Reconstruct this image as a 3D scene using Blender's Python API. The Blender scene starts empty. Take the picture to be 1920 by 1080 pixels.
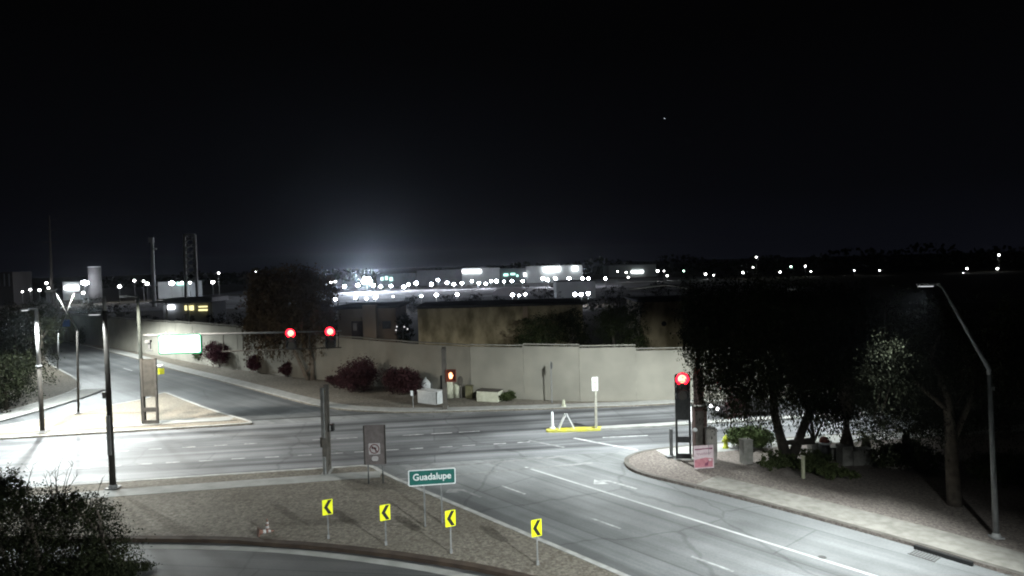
import bpy, math, random
import numpy as np
from mathutils import Vector, Matrix

# ------------------------------------------------------------------ camera, world, exposure
SC = bpy.context.scene
COL = SC.collection
F, CAMZ = 1300.0, 12.0
PITCH, ROLL = math.radians(1.98), math.radians(-1.55)
cam_data = bpy.data.cameras.new('camera')
cam = bpy.data.objects.new('camera', cam_data); COL.objects.link(cam)
cam_data.sensor_width = 36.0
cam_data.lens = 36.0 * F / 1920.0
cam_data.clip_start, cam_data.clip_end = 0.5, 9000.0
CM = Matrix.Translation((0, 0, CAMZ)) @ Matrix.Rotation(math.pi/2 - PITCH, 4, 'X') @ Matrix.Rotation(ROLL, 4, 'Z')
cam.matrix_world = CM
SC.camera = cam
SC.view_settings.view_transform = 'Standard'
SC.view_settings.look = 'None'
SC.view_settings.gamma = 1.0
SC.view_settings.exposure = 3.0
SC.cycles.filter_width = 2.0
SC.cycles.max_bounces = 5
SC.cycles.use_denoising = True
SC.cycles.sample_clamp_indirect = 4.0

world = bpy.data.worlds.new('World'); SC.world = world
world.use_nodes = True
wn, wl = world.node_tree.nodes, world.node_tree.links
bg = wn['Background']
tc = wn.new('ShaderNodeTexCoord'); sep = wn.new('ShaderNodeSeparateXYZ'); rp = wn.new('ShaderNodeValToRGB')
wl.new(tc.outputs['Generated'], sep.inputs[0]); wl.new(sep.outputs['Z'], rp.inputs[0]); wl.new(rp.outputs[0], bg.inputs[0])
rp.color_ramp.elements[0].position = 0.0; rp.color_ramp.elements[0].color = (0.0040, 0.0044, 0.0070, 1)
rp.color_ramp.elements[1].position = 0.30; rp.color_ramp.elements[1].color = (0.0010, 0.0010, 0.0012, 1)
e = rp.color_ramp.elements.new(0.09); e.color = (0.0021, 0.0023, 0.0033, 1)
bg.inputs[1].default_value = 0.105      # night sky: faint city glow at the horizon

def ray(u, v):
    d = CM.to_3x3() @ Vector(((u - 960) / F, -(v - 540) / F, -1.0))
    return d
def P(u, v, z=0.0):                     # the point at height z seen in that direction
    d = ray(u, v); t = (z - CAMZ) / d.z
    return Vector((d.x * t, d.y * t, z))
def PD(u, v, y):                        # the point at distance y (north of the camera)
    d = ray(u, v); t = y / d.y
    return Vector((d.x * t, y, CAMZ + d.z * t))

# ------------------------------------------------------------------ materials
MATS = {}
def mat(name, col, rough=0.8, col2=None, scale=6.0, metal=0.0, bump=0.0, stretch=None, rot=0.0, detail=6.0, ramp=(0.35, 0.65), spec=0.3, coords='Object'):
    if name in MATS: return MATS[name]
    m = bpy.data.materials.new(name); m.use_nodes = True
    n, l = m.node_tree.nodes, m.node_tree.links
    b = n['Principled BSDF']
    b.inputs['Roughness'].default_value = rough; b.inputs['Metallic'].default_value = metal
    b.inputs['Specular IOR Level'].default_value = spec
    b.inputs['Base Color'].default_value = (*col, 1)
    if col2 is not None:
        t = n.new('ShaderNodeTexCoord'); mp = n.new('ShaderNodeMapping'); no = n.new('ShaderNodeTexNoise'); r = n.new('ShaderNodeValToRGB')
        l.new(t.outputs[coords], mp.inputs[0]); l.new(mp.outputs[0], no.inputs['Vector']); l.new(no.outputs['Fac'], r.inputs[0]); l.new(r.outputs[0], b.inputs['Base Color'])
        mp.inputs['Rotation'].default_value = (0, 0, rot)
        if stretch: mp.inputs['Scale'].default_value = stretch
        no.inputs['Scale'].default_value = scale; no.inputs['Detail'].default_value = detail
        r.color_ramp.elements[0].position, r.color_ramp.elements[1].position = ramp
        r.color_ramp.elements[0].color = (*col, 1); r.color_ramp.elements[1].color = (*col2, 1)
        if bump:
            bp = n.new('ShaderNodeBump'); bp.inputs['Strength'].default_value = bump; bp.inputs['Distance'].default_value = 0.05
            l.new(no.outputs['Fac'], bp.inputs['Height']); l.new(bp.outputs[0], b.inputs['Normal'])
    MATS[name] = m
    return m
def emit(name, col, strength):
    if name in MATS: return MATS[name]
    m = bpy.data.materials.new(name); m.use_nodes = True
    n, l = m.node_tree.nodes, m.node_tree.links
    n.remove(n['Principled BSDF']); e = n.new('ShaderNodeEmission')
    e.inputs[0].default_value = (*col, 1); e.inputs[1].default_value = strength
    l.new(e.outputs[0], n['Material Output'].inputs[0])
    MATS[name] = m
    return m
def ground_mat(name, c1, c2, c3, fine=14.0, coarse=0.25, bump=0.22):   # gravel: pebbles over broad patches
    m = bpy.data.materials.new(name); m.use_nodes = True
    n, l = m.node_tree.nodes, m.node_tree.links
    b = n['Principled BSDF']; b.inputs['Roughness'].default_value = 0.95; b.inputs['Specular IOR Level'].default_value = 0.15
    t = n.new('ShaderNodeTexCoord')
    a = n.new('ShaderNodeTexNoise'); a.inputs['Scale'].default_value = coarse; a.inputs['Detail'].default_value = 5
    f = n.new('ShaderNodeTexVoronoi'); f.inputs['Scale'].default_value = fine
    g = n.new('ShaderNodeTexNoise'); g.inputs['Scale'].default_value = fine * 0.5; g.inputs['Detail'].default_value = 8; g.inputs['Roughness'].default_value = 0.75
    for x in (a, f, g): l.new(t.outputs['Object'], x.inputs['Vector'])
    r1 = n.new('ShaderNodeValToRGB'); r1.color_ramp.elements[0].position = .35; r1.color_ramp.elements[1].position = .66
    r1.color_ramp.elements[0].color = (*c1, 1); r1.color_ramp.elements[1].color = (*c2, 1); l.new(a.outputs['Fac'], r1.inputs[0])
    r2 = n.new('ShaderNodeValToRGB'); r2.color_ramp.elements[0].position = .40; r2.color_ramp.elements[1].position = .62; l.new(g.outputs['Fac'], r2.inputs[0])
    mx = n.new('ShaderNodeMixRGB'); l.new(r2.outputs[0], mx.inputs[0]); mx.inputs[1].default_value = (*c3, 1); l.new(r1.outputs[0], mx.inputs[2])
    mx2 = n.new('ShaderNodeMixRGB'); mx2.blend_type = 'MULTIPLY'; mx2.inputs[0].default_value = 0.35
    bw = n.new('ShaderNodeRGBToBW'); l.new(f.outputs['Color'], bw.inputs[0]); l.new(mx.outputs[0], mx2.inputs[1]); l.new(bw.outputs[0], mx2.inputs[2]); l.new(mx2.outputs[0], b.inputs['Base Color'])
    bp = n.new('ShaderNodeBump'); bp.inputs['Strength'].default_value = bump; bp.inputs['Distance'].default_value = 0.04
    l.new(g.outputs['Fac'], bp.inputs['Height']); l.new(bp.outputs[0], b.inputs['Normal'])
    MATS[name] = m
    return m
def road_mat(name, base, dark, light, ang, streak=1.0):               # asphalt with tyre-worn streaks running along the lanes
    m = bpy.data.materials.new(name); m.use_nodes = True
    n, l = m.node_tree.nodes, m.node_tree.links
    b = n['Principled BSDF']; b.inputs['Roughness'].default_value = 0.7; b.inputs['Specular IOR Level'].default_value = 0.35
    t = n.new('ShaderNodeTexCoord'); mp0 = n.new('ShaderNodeMapping'); mp0.inputs['Rotation'].default_value = (0, 0, -ang)
    l.new(t.outputs['Object'], mp0.inputs[0])
    mp = n.new('ShaderNodeMapping'); mp.inputs['Scale'].default_value = (0.018, 0.8, 1); l.new(mp0.outputs[0], mp.inputs[0])
    s = n.new('ShaderNodeTexNoise'); s.inputs['Scale'].default_value = 1.0; s.inputs['Detail'].default_value = 5; s.inputs['Roughness'].default_value = .6
    l.new(mp.outputs[0], s.inputs['Vector'])
    r = n.new('ShaderNodeValToRGB'); r.color_ramp.elements[0].position = .38; r.color_ramp.elements[1].position = .62
    r.color_ramp.elements[0].color = (*dark, 1); r.color_ramp.elements[1].color = (*light, 1)
    em = r.color_ramp.elements.new(.5); em.color = (*base, 1); l.new(s.outputs['Fac'], r.inputs[0])
    p = n.new('ShaderNodeTexNoise'); p.inputs['Scale'].default_value = 0.16; p.inputs['Detail'].default_value = 6; l.new(t.outputs['Object'], p.inputs['Vector'])
    g = n.new('ShaderNodeTexNoise'); g.inputs['Scale'].default_value = 9; g.inputs['Detail'].default_value = 8; g.inputs['Roughness'].default_value = .8; l.new(t.outputs['Object'], g.inputs['Vector'])
    rp2 = n.new('ShaderNodeValToRGB'); rp2.color_ramp.elements[0].position = .36; rp2.color_ramp.elements[1].position = .62
    rp2.color_ramp.elements[0].color = (.55, .55, .55, 1); rp2.color_ramp.elements[1].color = (1.2, 1.2, 1.2, 1); l.new(p.outputs['Fac'], rp2.inputs[0])
    mx = n.new('ShaderNodeMixRGB'); mx.blend_type = 'MULTIPLY'; mx.inputs[0].default_value = .8; l.new(r.outputs[0], mx.inputs[1]); l.new(rp2.outputs[0], mx.inputs[2])
    rp3 = n.new('ShaderNodeValToRGB'); rp3.color_ramp.elements[0].position = .35; rp3.color_ramp.elements[1].position = .65
    rp3.color_ramp.elements[0].color = (.72, .72, .72, 1); rp3.color_ramp.elements[1].color = (1.2, 1.2, 1.2, 1); l.new(g.outputs['Fac'], rp3.inputs[0])
    mx2 = n.new('ShaderNodeMixRGB'); mx2.blend_type = 'MULTIPLY'; mx2.inputs[0].default_value = .6; l.new(mx.outputs[0], mx2.inputs[1]); l.new(rp3.outputs[0], mx2.inputs[2])
    wq = n.new('ShaderNodeTexNoise'); wq.inputs['Scale'].default_value = .5; wq.inputs['Detail'].default_value = 6; l.new(t.outputs['Object'], wq.inputs['Vector'])   # sealed cracks and square patches
    wm = n.new('ShaderNodeMixRGB'); wm.blend_type = 'ADD'; wm.inputs[0].default_value = 3.0; l.new(mp0.outputs[0], wm.inputs[1]); l.new(wq.outputs['Color'], wm.inputs[2])
    vo = n.new('ShaderNodeTexVoronoi'); vo.feature = 'DISTANCE_TO_EDGE'; vo.inputs['Scale'].default_value = .11; l.new(wm.outputs[0], vo.inputs['Vector'])
    cr = n.new('ShaderNodeValToRGB'); cr.color_ramp.elements[0].position = .003; cr.color_ramp.elements[1].position = .010
    cr.color_ramp.elements[0].color = (.74, .74, .74, 1); cr.color_ramp.elements[1].color = (1, 1, 1, 1); l.new(vo.outputs['Distance'], cr.inputs[0])
    br = n.new('ShaderNodeTexBrick'); br.inputs['Scale'].default_value = .045; br.inputs['Color1'].default_value = (1, 1, 1, 1); br.inputs['Color2'].default_value = (.80, .80, .80, 1); br.inputs['Mortar'].default_value = (.6, .6, .6, 1)
    br.inputs['Mortar Size'].default_value = .002; br.inputs['Brick Width'].default_value = 1.3; br.inputs['Row Height'].default_value = .165; br.inputs['Bias'].default_value = -.3; l.new(mp0.outputs[0], br.inputs['Vector'])
    m3 = n.new('ShaderNodeMixRGB'); m3.blend_type = 'MULTIPLY'; m3.inputs[0].default_value = 1; l.new(mx2.outputs[0], m3.inputs[1]); l.new(cr.outputs[0], m3.inputs[2])
    m4 = n.new('ShaderNodeMixRGB'); m4.blend_type = 'MULTIPLY'; m4.inputs[0].default_value = .8; l.new(m3.outputs[0], m4.inputs[1]); l.new(br.outputs['Color'], m4.inputs[2])
    l.new(m4.outputs[0], b.inputs['Base Color'])
    bp = n.new('ShaderNodeBump'); bp.inputs['Strength'].default_value = .3; bp.inputs['Distance'].default_value = 0.02
    l.new(g.outputs['Fac'], bp.inputs['Height']); l.new(bp.outputs[0], b.inputs['Normal'])
    MATS[name] = m
    return m

# ------------------------------------------------------------------ mesh helpers
class MB:
    def __init__(s): s.v, s.f, s.mi = [], [], []
    def add(s, vs, fs, mi=0):
        o = len(s.v); s.v += [tuple(v) for v in vs]
        s.f += [tuple(i + o for i in f) for f in fs]; s.mi += [mi] * len(fs)
        return s
    def box(s, c, size, rz=0.0, mi=0, M=None):
        hx, hy, hz = size[0]/2, size[1]/2, size[2]/2
        R = (M if M is not None else Matrix.Rotation(rz, 3, 'Z')); c = Vector(c)
        vs = [c + R @ Vector((x, y, z)) for z in (-hz, hz) for x, y in ((-hx, -hy), (hx, -hy), (hx, hy), (-hx, hy))]
        return s.add(vs, [(3,2,1,0),(4,5,6,7),(0,1,5,4),(1,2,6,5),(2,3,7,6),(3,0,4,7)], mi)
    def bar(s, a, b, w, h=None, mi=0):
        a, b = Vector(a), Vector(b); h = h or w; d = b - a; L = d.length; z = d.normalized()
        x = z.cross(Vector((0, 0, 1)))
        if x.length < 1e-3: x = Vector((1, 0, 0))
        x.normalize(); y = z.cross(x)
        M = Matrix((x, y, z)).transposed()
        return s.box((a + b) / 2, (w, h, L), M=M, mi=mi)
    def tube(s, pts, rad, n=8, mi=0, cap=True):
        pts = [Vector(p) for p in pts]
        rad = rad if isinstance(rad, (list, tuple)) else [rad] * len(pts)
        vs, fs, k = [], [], len(pts); px = None
        for i, p in enumerate(pts):
            d = (pts[min(i+1, k-1)] - pts[max(i-1, 0)]).normalized()
            if px is None:
                px = d.cross(Vector((0.0, 1.0, 0.01)));
                if px.length < 1e-3: px = d.cross(Vector((1, 0, 0)))
            else: px = px - d * px.dot(d)
            px = px.normalized(); py = d.cross(px)
            vs += [p + (px * math.cos(2*math.pi*j/n) + py * math.sin(2*math.pi*j/n)) * rad[i] for j in range(n)]
        for i in range(k-1):
            fs += [(i*n+j, i*n+(j+1) % n, (i+1)*n+(j+1) % n, (i+1)*n+j) for j in range(n)]
        if cap: fs += [tuple(range(n-1, -1, -1)), tuple((k-1)*n+j for j in range(n))]
        return s.add(vs, fs, mi)
    def lathe(s, c, prof, n=14, mi=0):
        c = Vector(c); return s.tube([c + Vector((0, 0, z)) for r, z in prof], [max(r, 0.002) for r, z in prof], n, mi)
    def prism(s, poly, z0, z1, mi=0):
        k = len(poly); vs = [(p[0], p[1], z0) for p in poly] + [(p[0], p[1], z1) for p in poly]
        fs = [tuple(range(k-1, -1, -1)), tuple(range(k, 2*k))] + [(i, (i+1) % k, k+(i+1) % k, k+i) for i in range(k)]
        return s.add(vs, fs, mi)
    def plate(s, poly, origin, X, Z, t0, t1, mi=0):     # 2D outline (x, z) lifted into a panel of real thickness; normal = X x Z
        X, Z, origin = Vector(X), Vector(Z), Vector(origin); N = X.cross(Z).normalized(); k = len(poly)
        vs = [origin + X*a + Z*b + N*t0 for a, b in poly] + [origin + X*a + Z*b + N*t1 for a, b in poly]
        fs = [tuple(range(k-1, -1, -1)), tuple(range(k, 2*k))] + [(i, (i+1) % k, k+(i+1) % k, k+i) for i in range(k)]
        return s.add(vs, fs, mi)
    def build(s, name, m, parent=None, smooth=False):
        me = bpy.data.meshes.new(name); me.from_pydata(s.v, [], s.f); me.update()
        for x in (m if isinstance(m, (list, tuple)) else [m]): me.materials.append(x)
        if any(s.mi): me.polygons.foreach_set('material_index', s.mi)
        if smooth:
            me.polygons.foreach_set('use_smooth', [len(f) <= 4 for f in s.f])
        return link(name, me, parent)
def link(name, me, parent=None):
    o = bpy.data.objects.new(name, me); COL.objects.link(o)
    if parent is not None:
        o.parent = parent; o.matrix_parent_inverse = parent.matrix_world.inverted()
    return o
def tag(o, label, cat, group=None):
    o['label'] = label; o['category'] = cat
    if group: o['group'] = group
    return o
def thing(name, label, cat, loc, group=None):
    o = bpy.data.objects.new(name, None); COL.objects.link(o)
    o.matrix_world = Matrix.Translation(loc); o.empty_display_size = 0.3
    return tag(o, label, cat, group)
def struct(o, kind='structure'):
    o['kind'] = kind; return o
def leaves(name, m, C, size, seed, parent=None, aspect=0.5, droop=False, flat=0.0):
    r = np.random.default_rng(seed); N = len(C); C = np.asarray(C, float)
    a = r.normal(size=(N, 3))
    if droop: a = np.array([0, 0, -1.0]) + a * 0.28
    a /= np.linalg.norm(a, axis=1)[:, None]
    b = np.cross(a, r.normal(size=(N, 3))); b /= np.linalg.norm(b, axis=1)[:, None] + 1e-9
    L = size * r.uniform(.6, 1.3, N)[:, None]
    V = np.stack([C - a*L*.5, C + b*L*aspect*.5, C + a*L*.5, C - b*L*aspect*.5], 1).reshape(-1, 3)
    me = bpy.data.meshes.new(name); me.vertices.add(4*N); me.vertices.foreach_set('co', V.ravel())
    me.loops.add(4*N); me.loops.foreach_set('vertex_index', np.arange(4*N, dtype=np.int32))
    me.polygons.add(N); me.polygons.foreach_set('loop_start', np.arange(0, 4*N, 4, dtype=np.int32)); me.polygons.foreach_set('loop_total', np.full(N, 4, np.int32))
    me.update(); me.validate(); me.materials.append(m)
    return link(name, me, parent)
def blob_pts(blobs, n, seed, shell=0.55, clump=26, csize=0.13):      # leaf positions: clumps spread through the outer part of uneven blobs
    r = np.random.default_rng(seed); out = []
    vol = np.array([b[3]*b[4]*b[5] for b in blobs]) ** 0.75; vol /= vol.sum()
    for b, w in zip(blobs, vol):
        k = max(3, int(n*w/clump)); d = r.normal(size=(k, 3)); d /= np.linalg.norm(d, axis=1)[:, None]
        rad = r.uniform(shell, 1.0, k)[:, None] ** 0.7 * r.uniform(.86, 1.14, k)[:, None]
        cc = np.array(b[:3]) + d*rad*np.array(b[3:6])
        sz = csize*min(b[3], b[5])*2
        pts = cc[:, None, :] + r.normal(size=(k, clump, 3))*sz*np.array([1, 1, .7])*r.uniform(.4, 1.1, (k, 1, 1))
        out.append(pts.reshape(-1, 3))
    out = np.concatenate(out); out[:, 2] = np.maximum(out[:, 2], 0.12)
    return out
def strand_pts(blobs, n, seed, length=(1.0, 3.0), per=26, floor=1.2):  # weeping foliage: strands hanging from the crown
    r = np.random.default_rng(seed); out = []
    vol = np.array([b[3]*b[4]*b[5] for b in blobs]) ** 0.8; vol /= vol.sum()
    for b, w in zip(blobs, vol):
        k = max(3, int(n*w)); d = r.normal(size=(k, 3)); d[:, 2] = np.abs(d[:, 2])*.9 - .25; d /= np.linalg.norm(d, axis=1)[:, None]
        st = np.array(b[:3]) + d*r.uniform(.55, 1.05, (k, 1))*np.array(b[3:6])
        L = r.uniform(*length, k)*r.choice([.5, 1, 1, 1.25], k); t = r.uniform(0, 1, (k, per))
        sway = r.normal(size=(k, 2))*.22
        x = st[:, 0, None] + sway[:, 0, None]*t + r.normal(size=(k, per))*.09
        y = st[:, 1, None] + sway[:, 1, None]*t + r.normal(size=(k, per))*.09
        z = st[:, 2, None] - L[:, None]*t
        q = np.stack([x, y, z], 2).reshape(-1, 3); out.append(q[q[:, 2] > floor*r.uniform(.8, 1.5, len(q))])
    return np.concatenate(out)

# ------------------------------------------------------------------ the setting: ground, roads, kerbs, pavements
S0, S1 = P(270, 870), P(980, 829)
SD = (S1 - S0).normalized(); SA = math.atan2(SD.y, SD.x); SN = Vector((-SD.y, SD.x, 0))      # the cross street and its normal (away from camera)
R0, R1 = P(1640, 1080), P(1004, 882)
RD = (R1 - R0).normalized(); RA = math.atan2(RD.y, RD.x); RN = Vector((-RD.y, RD.x, 0))      # the near frontage road (towards the crossing)
L0, L1 = P(560, 755), P(300, 688)
LD = (L1 - L0).normalized(); LA = math.atan2(LD.y, LD.x)

M_ground = ground_mat('dark_earth', (.10, .085, .065), (.14, .12, .09), (.05, .045, .035), fine=3.0, coarse=.03)
M_gravel = ground_mat('desert_gravel', (.20, .178, .148), (.27, .243, .205), (.12, .104, .084), fine=11)
M_gravel2 = ground_mat('pinkish_gravel', (.20, .172, .155), (.275, .24, .215), (.11, .092, .082))
M_tan = ground_mat('tan_gravel', (.285, .248, .198), (.36, .318, .258), (.17, .145, .112))
M_street = road_mat('street_asphalt', (.125, .126, .13), (.055, .055, .058), (.19, .192, .197), SA)
M_ramp = road_mat('frontage_asphalt', (.17, .173, .173), (.12, .122, .122), (.21, .213, .213), RA)
M_front = road_mat('north_frontage_asphalt', (.10, .103, .105), (.075, .077, .08), (.13, .133, .135), LA)
M_conc = mat('concrete', (.22, .22, .205), .9, (.29, .285, .27), 1.3, bump=.15)
M_kerb = mat('kerb_concrete', (.26, .255, .24), .9, (.38, .375, .355), 2.2, bump=.1)
M_shadekerb = mat('shaded_brown_kerb', (.035, .024, .018), .95, (.06, .042, .03), 1.5)  # colour darkened to carry the shade of the backlit kerb face
M_greykerb = mat('shaded_grey_kerb', (.065, .058, .05), .95, (.11, .10, .088), 1.5)  # dark grey holds the shadow on the kerb face
M_walk = mat('dusty_walk', (.155, .145, .128), .95, (.22, .208, .185), 2.5, bump=.15)
M_paint = mat('road_paint', (.22, .22, .218), .75, (.44, .44, .43), 2.5, ramp=(.35, .62))
M_worn = mat('worn_road_paint', (.16, .16, .158), .8, (.26, .26, .255), 2.0, ramp=(.4, .7))
M_seam_shade = mat('seam_and_shade', (.03, .03, .03), .9, (.055, .055, .052), 4)

def sheet(name, pts, z, m, kind='structure'):
    b = MB(); b.prism([(p.x, p.y) for p in pts], z - .004, z); return struct(b.build(name, m), kind)
def ccw(pts):
    a = sum(pts[i].x*pts[(i+1) % len(pts)].y - pts[(i+1) % len(pts)].x*pts[i].y for i in range(len(pts)))
    return pts if a > 0 else pts[::-1]
def smooth(pts, it=2):                                   # round the corners of an open run of points
    for _ in range(it):
        q = [pts[0]]
        for a, b in zip(pts, pts[1:]): q += [a*.75 + b*.25, a*.25 + b*.75]
        pts = q + [pts[-1]]
    return pts
def strip(pts, o0, o1):                                  # the ribbon between two offsets of a run of points
    A, B = [], []
    for i, p in enumerate(pts):
        d = (pts[min(i+1, len(pts)-1)] - pts[max(i-1, 0)]); d.z = 0; d.normalize(); n = Vector((-d.y, d.x, 0))
        A.append(p + n*o0); B.append(p + n*o1)
    return A, B
def ribbon(mb, pts, o0, o1, z0, z1, mi=0):
    A, B = strip(pts, o0, o1); k = len(pts)
    vs = [(p.x, p.y, z) for z in (z0, z1) for L in (A, B) for p in L]
    fs = []
    for i in range(k-1):
        a0, a1, b0, b1 = i, i+1, k+i, k+i+1; ta0, ta1, tb0, tb1 = [x + 2*k for x in (a0, a1, b0, b1)]
        fs += [(ta0, tb0, tb1, ta1), (a0, ta0, ta1, a1), (b1, tb1, tb0, b0)]
    fs += [(0, k, 3*k, 2*k), (k-1, 3*k-1, 4*k-1, 2*k-1)]
    mb.add(vs, fs, mi); return mb
Pl = lambda L, z=0.0: [P(u, v, z) for u, v in L]

# one ground sheet to the horizon; the paved sheets lie a few mm above one another on it
g = MB(); g.prism([(-5000, -300), (5000, -300), (5000, 8000), (-5000, 8000)], -.35, -.02); struct(g.build('ground', M_ground))
def far(p, d, t): return p + d*t
base = [Vector((-170, 4, 0)), Vector((150, 4, 0)), Vector((150, 168, 0)), Vector((-170, 168, 0))]
sheet('frontage_road', base, 0.0, M_ramp)
NK = P(480, 888); FK = P(980, 770)
sheet('street', ccw([NK - SD*260, NK + SD*260, NK + SD*260 + SN*(FK - NK).dot(SN), NK - SD*260 + SN*(FK - NK).dot(SN)]), .004, M_street)
north = ccw(Pl([(470, 789), (792, 772), (620, 769), (560, 755), (440, 722), (300, 688), (240, 668), (120, 640), (60, 628), (30, 640), (60, 690), (120, 725), (-350, 850), (-350, 905), (0, 822)]))
sheet('north_frontage_road', north, .008, M_front)

H = .14
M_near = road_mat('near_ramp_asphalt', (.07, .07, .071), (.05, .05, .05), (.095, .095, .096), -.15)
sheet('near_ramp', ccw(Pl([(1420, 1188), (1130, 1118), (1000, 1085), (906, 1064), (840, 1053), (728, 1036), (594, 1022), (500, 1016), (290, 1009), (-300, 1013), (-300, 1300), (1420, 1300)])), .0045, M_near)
def island(name, run, rest, m, kerb_m=M_kerb, side=-1, kw=.28):       # raised planting behind a kerb that follows `run`
    poly = ccw([*run, *rest])
    b = MB(); b.prism([(p.x, p.y) for p in poly], -.02, H - .02); struct(b.build(name, m))
    k = MB(); ribbon(k, run, 0.02*side, kw*side, -.015, H); o = k.build('kerb', kerb_m); struct(o); return o

# near triangular island between the street, the frontage road and the near ramp
run1 = smooth(Pl([(-300, 945), (0, 921), (217, 906), (480, 888), (640, 878), (700, 874), (722, 890), (800, 924), (950, 987), (1170, 1080), (1420, 1190)]), 2)
bot = Pl([(1420, 1190), (1130, 1120), (1000, 1087), (906, 1066), (840, 1055), (728, 1038), (594, 1024), (500, 1018), (440, 1013), (290, 1011), (100, 1011), (-300, 1015)])
island('near_island', run1, bot[1:], M_gravel)
k = MB(); ribbon(k, smooth(bot, 1), -.02, .35, -.015, H + .03); struct(k.build('kerb', M_shadekerb))
sw = smooth(Pl([(-300, 968), (0, 947), (250, 928), (480, 911), (640, 899), (712, 895)], H), 1)
k = MB(); ribbon(k, sw, 0.0, 1.3, H - .016, H - .008); struct(k.build('sidewalk', M_conc))
k = MB(); ribbon(k, smooth(Pl([(-300, 1022), (290, 1020), (500, 1026), (594, 1034), (728, 1050), (840, 1068), (1000, 1102), (1130, 1136)]), 1), -.45, 0, .006, .010); struct(k.build('gutter', M_conc))
# right-hand corner lot
run2 = smooth(Pl([(2100, 1140), (1880, 1075), (1680, 1015), (1440, 950), (1300, 915), (1205, 893), (1174, 879), (1168, 863), (1186, 853), (1222, 845), (1300, 837), (1470, 823), (1640, 813), (1920, 796), (2500, 762)]), 2)
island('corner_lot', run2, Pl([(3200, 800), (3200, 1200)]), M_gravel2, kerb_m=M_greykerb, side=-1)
sw2 = smooth(Pl([(2100, 1140), (1880, 1075), (1680, 1015), (1440, 950), (1300, 915)]), 1)
k = MB(); ribbon(k, sw2, -2.3, -.29, H - .016, H - .010); struct(k.build('sidewalk', M_walk))
sw3 = smooth(Pl([(1225, 845), (1300, 837), (1470, 823), (1640, 813), (1920, 796), (2500, 762)]), 1)
k = MB(); ribbon(k, sw3, -2.0, -.29, H - .016, H - .006); struct(k.build('sidewalk', M_conc))
# far block with the sound wall
run3 = smooth(Pl([(60, 627), (120, 641), (240, 668), (300, 688), (440, 722), (560, 755), (620, 768), (700, 774), (792, 775), (1000, 769), (1160, 764), (1360, 754), (1920, 727), (2600, 692)]), 2)
island('wall_verge', run3, [Vector((200, 167.5, 0)), Vector((-106, 167.5, 0))], M_gravel, side=1)
k = MB(); ribbon(k, run3[8:-6], .29, 1.5, H - .016, H - .006); struct(k.build('sidewalk', M_conc))
# left traffic island
run4 = Pl([(-140, 825), (0, 801), (145, 777), (205, 762), (267, 751), (297, 740), (312, 737), (332, 745), (400, 771), (455, 787), (474, 793), (472, 797), (215, 812), (0, 825), (-150, 833)])
i4 = smooth(run4, 1)
b = MB(); b.prism([(p.x, p.y) for p in ccw(i4)], -.015, H - .02); struct(b.build('traffic_island', M_tan))
k = MB(); ribbon(k, i4, -.02, -.25, -.012, H); struct(k.build('kerb', M_kerb))
k = MB(); ribbon(k, Pl([(-90, 820), (0, 812), (80, 807), (270, 797), (360, 791), (430, 788)], H), 0, 1.5, H - .016, H - .006); struct(k.build('sidewalk', M_conc))
k = MB(); ribbon(k, Pl([(-90, 821), (0, 813), (80, 808), (270, 798), (360, 792), (445, 787)], H), -.14, 0, H - .016, H - .004); struct(k.build('edge_shadow_strip', M_seam_shade))  # dark strip painted for the shadow along the sidewalk edge
k = MB(); ribbon(k, Pl([(470, 788), (640, 779), (832, 767)]), -.16, .16, .009, .013); struct(k.build('valley_gutter', M_seam_shade))
# left corner with the dark planting
run5 = smooth(Pl([(60, 626), (97, 645), (84, 664), (86, 682), (115, 698), (140, 712), (147, 722), (141, 733), (70, 757), (0, 776), (-300, 850)]), 2)
island('west_corner', run5, Pl([(-500, 820), (-500, 640)]), M_gravel, side=1)
k = MB(); ribbon(k, smooth(Pl([(141, 733), (70, 757), (0, 776), (-300, 850)]), 1), .27, 3.2, H - .016, H - .006); struct(k.build('sidewalk', M_conc))
# median with its yellow nose
mA = smooth(Pl([(1128, 803), (1034, 806), (1022, 809), (1030, 812), (1126, 808)]), 1)
M_ykerb = mat('yellow_kerb_paint', (.46, .43, .03), .7, (.36, .34, .12), 1.6)
b = MB(); b.prism([(p.x, p.y) for p in ccw(mA)], .006, H + .01); struct(b.build('median_nose', M_ykerb))
m0, m1 = P(1126, 808), P(1128, 803); mt = SD*120
b = MB(); b.prism([(p.x, p.y) for p in ccw([m0 + SD*.02, m0 + mt, m1 + mt, m1 + SD*.02])], .006, H + .02); struct(b.build('median', M_conc))

# painted lines
def dashes(name, pts, L, w, m, z, along):
    b = MB()
    for u, v in pts:
        p = P(u, v); a = p - along*L/2; c = p + along*L/2; n = Vector((-along.y, along.x, 0))*w/2
        b.prism([((x).x, (x).y) for x in (a - n, c - n, c + n, a + n)], z - .003, z)
    return struct(b.build(name, m))
def line(name, pts, w, m, z):
    b = MB(); ribbon(b, Pl(pts), -w/2, w/2, z - .003, z); return struct(b.build(name, m))
dashes('dotted_lane_line', [(155,878),(214,874),(272,870),(324,867),(386,864),(447,860),(510,857),(571,853.5),(631,850),(677,847),(736,843.5),(781,841),(836,838),(879,835.3),(937,832),(982,829.3)], .85, .15, M_paint, .009, SD)
dashes('dotted_lane_line', [(100,854),(160,850),(229,846),(291,842),(354,838.5),(414,835),(470,832)], .85, .14, M_paint, .009, SD)
dashes('dashed_lane_line', [(606,824),(650,821.5),(775,815.5),(828,812.5),(880,809.5)], 1.5, .13, M_paint, .009, SD)
line('solid_lane_line', [(985, 876), (1004, 882), (1640, 1080), (1780, 1124)], .16, mat('lane_paint', (.36, .36, .355), .75, (.46, .46, .45), 1.5), .005)
dashes('dashed_lane_line', [(962.5, 918.5), (1134, 980.5), (1335, 1057)], 1.9, .13, M_paint, .005, RD)
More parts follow.
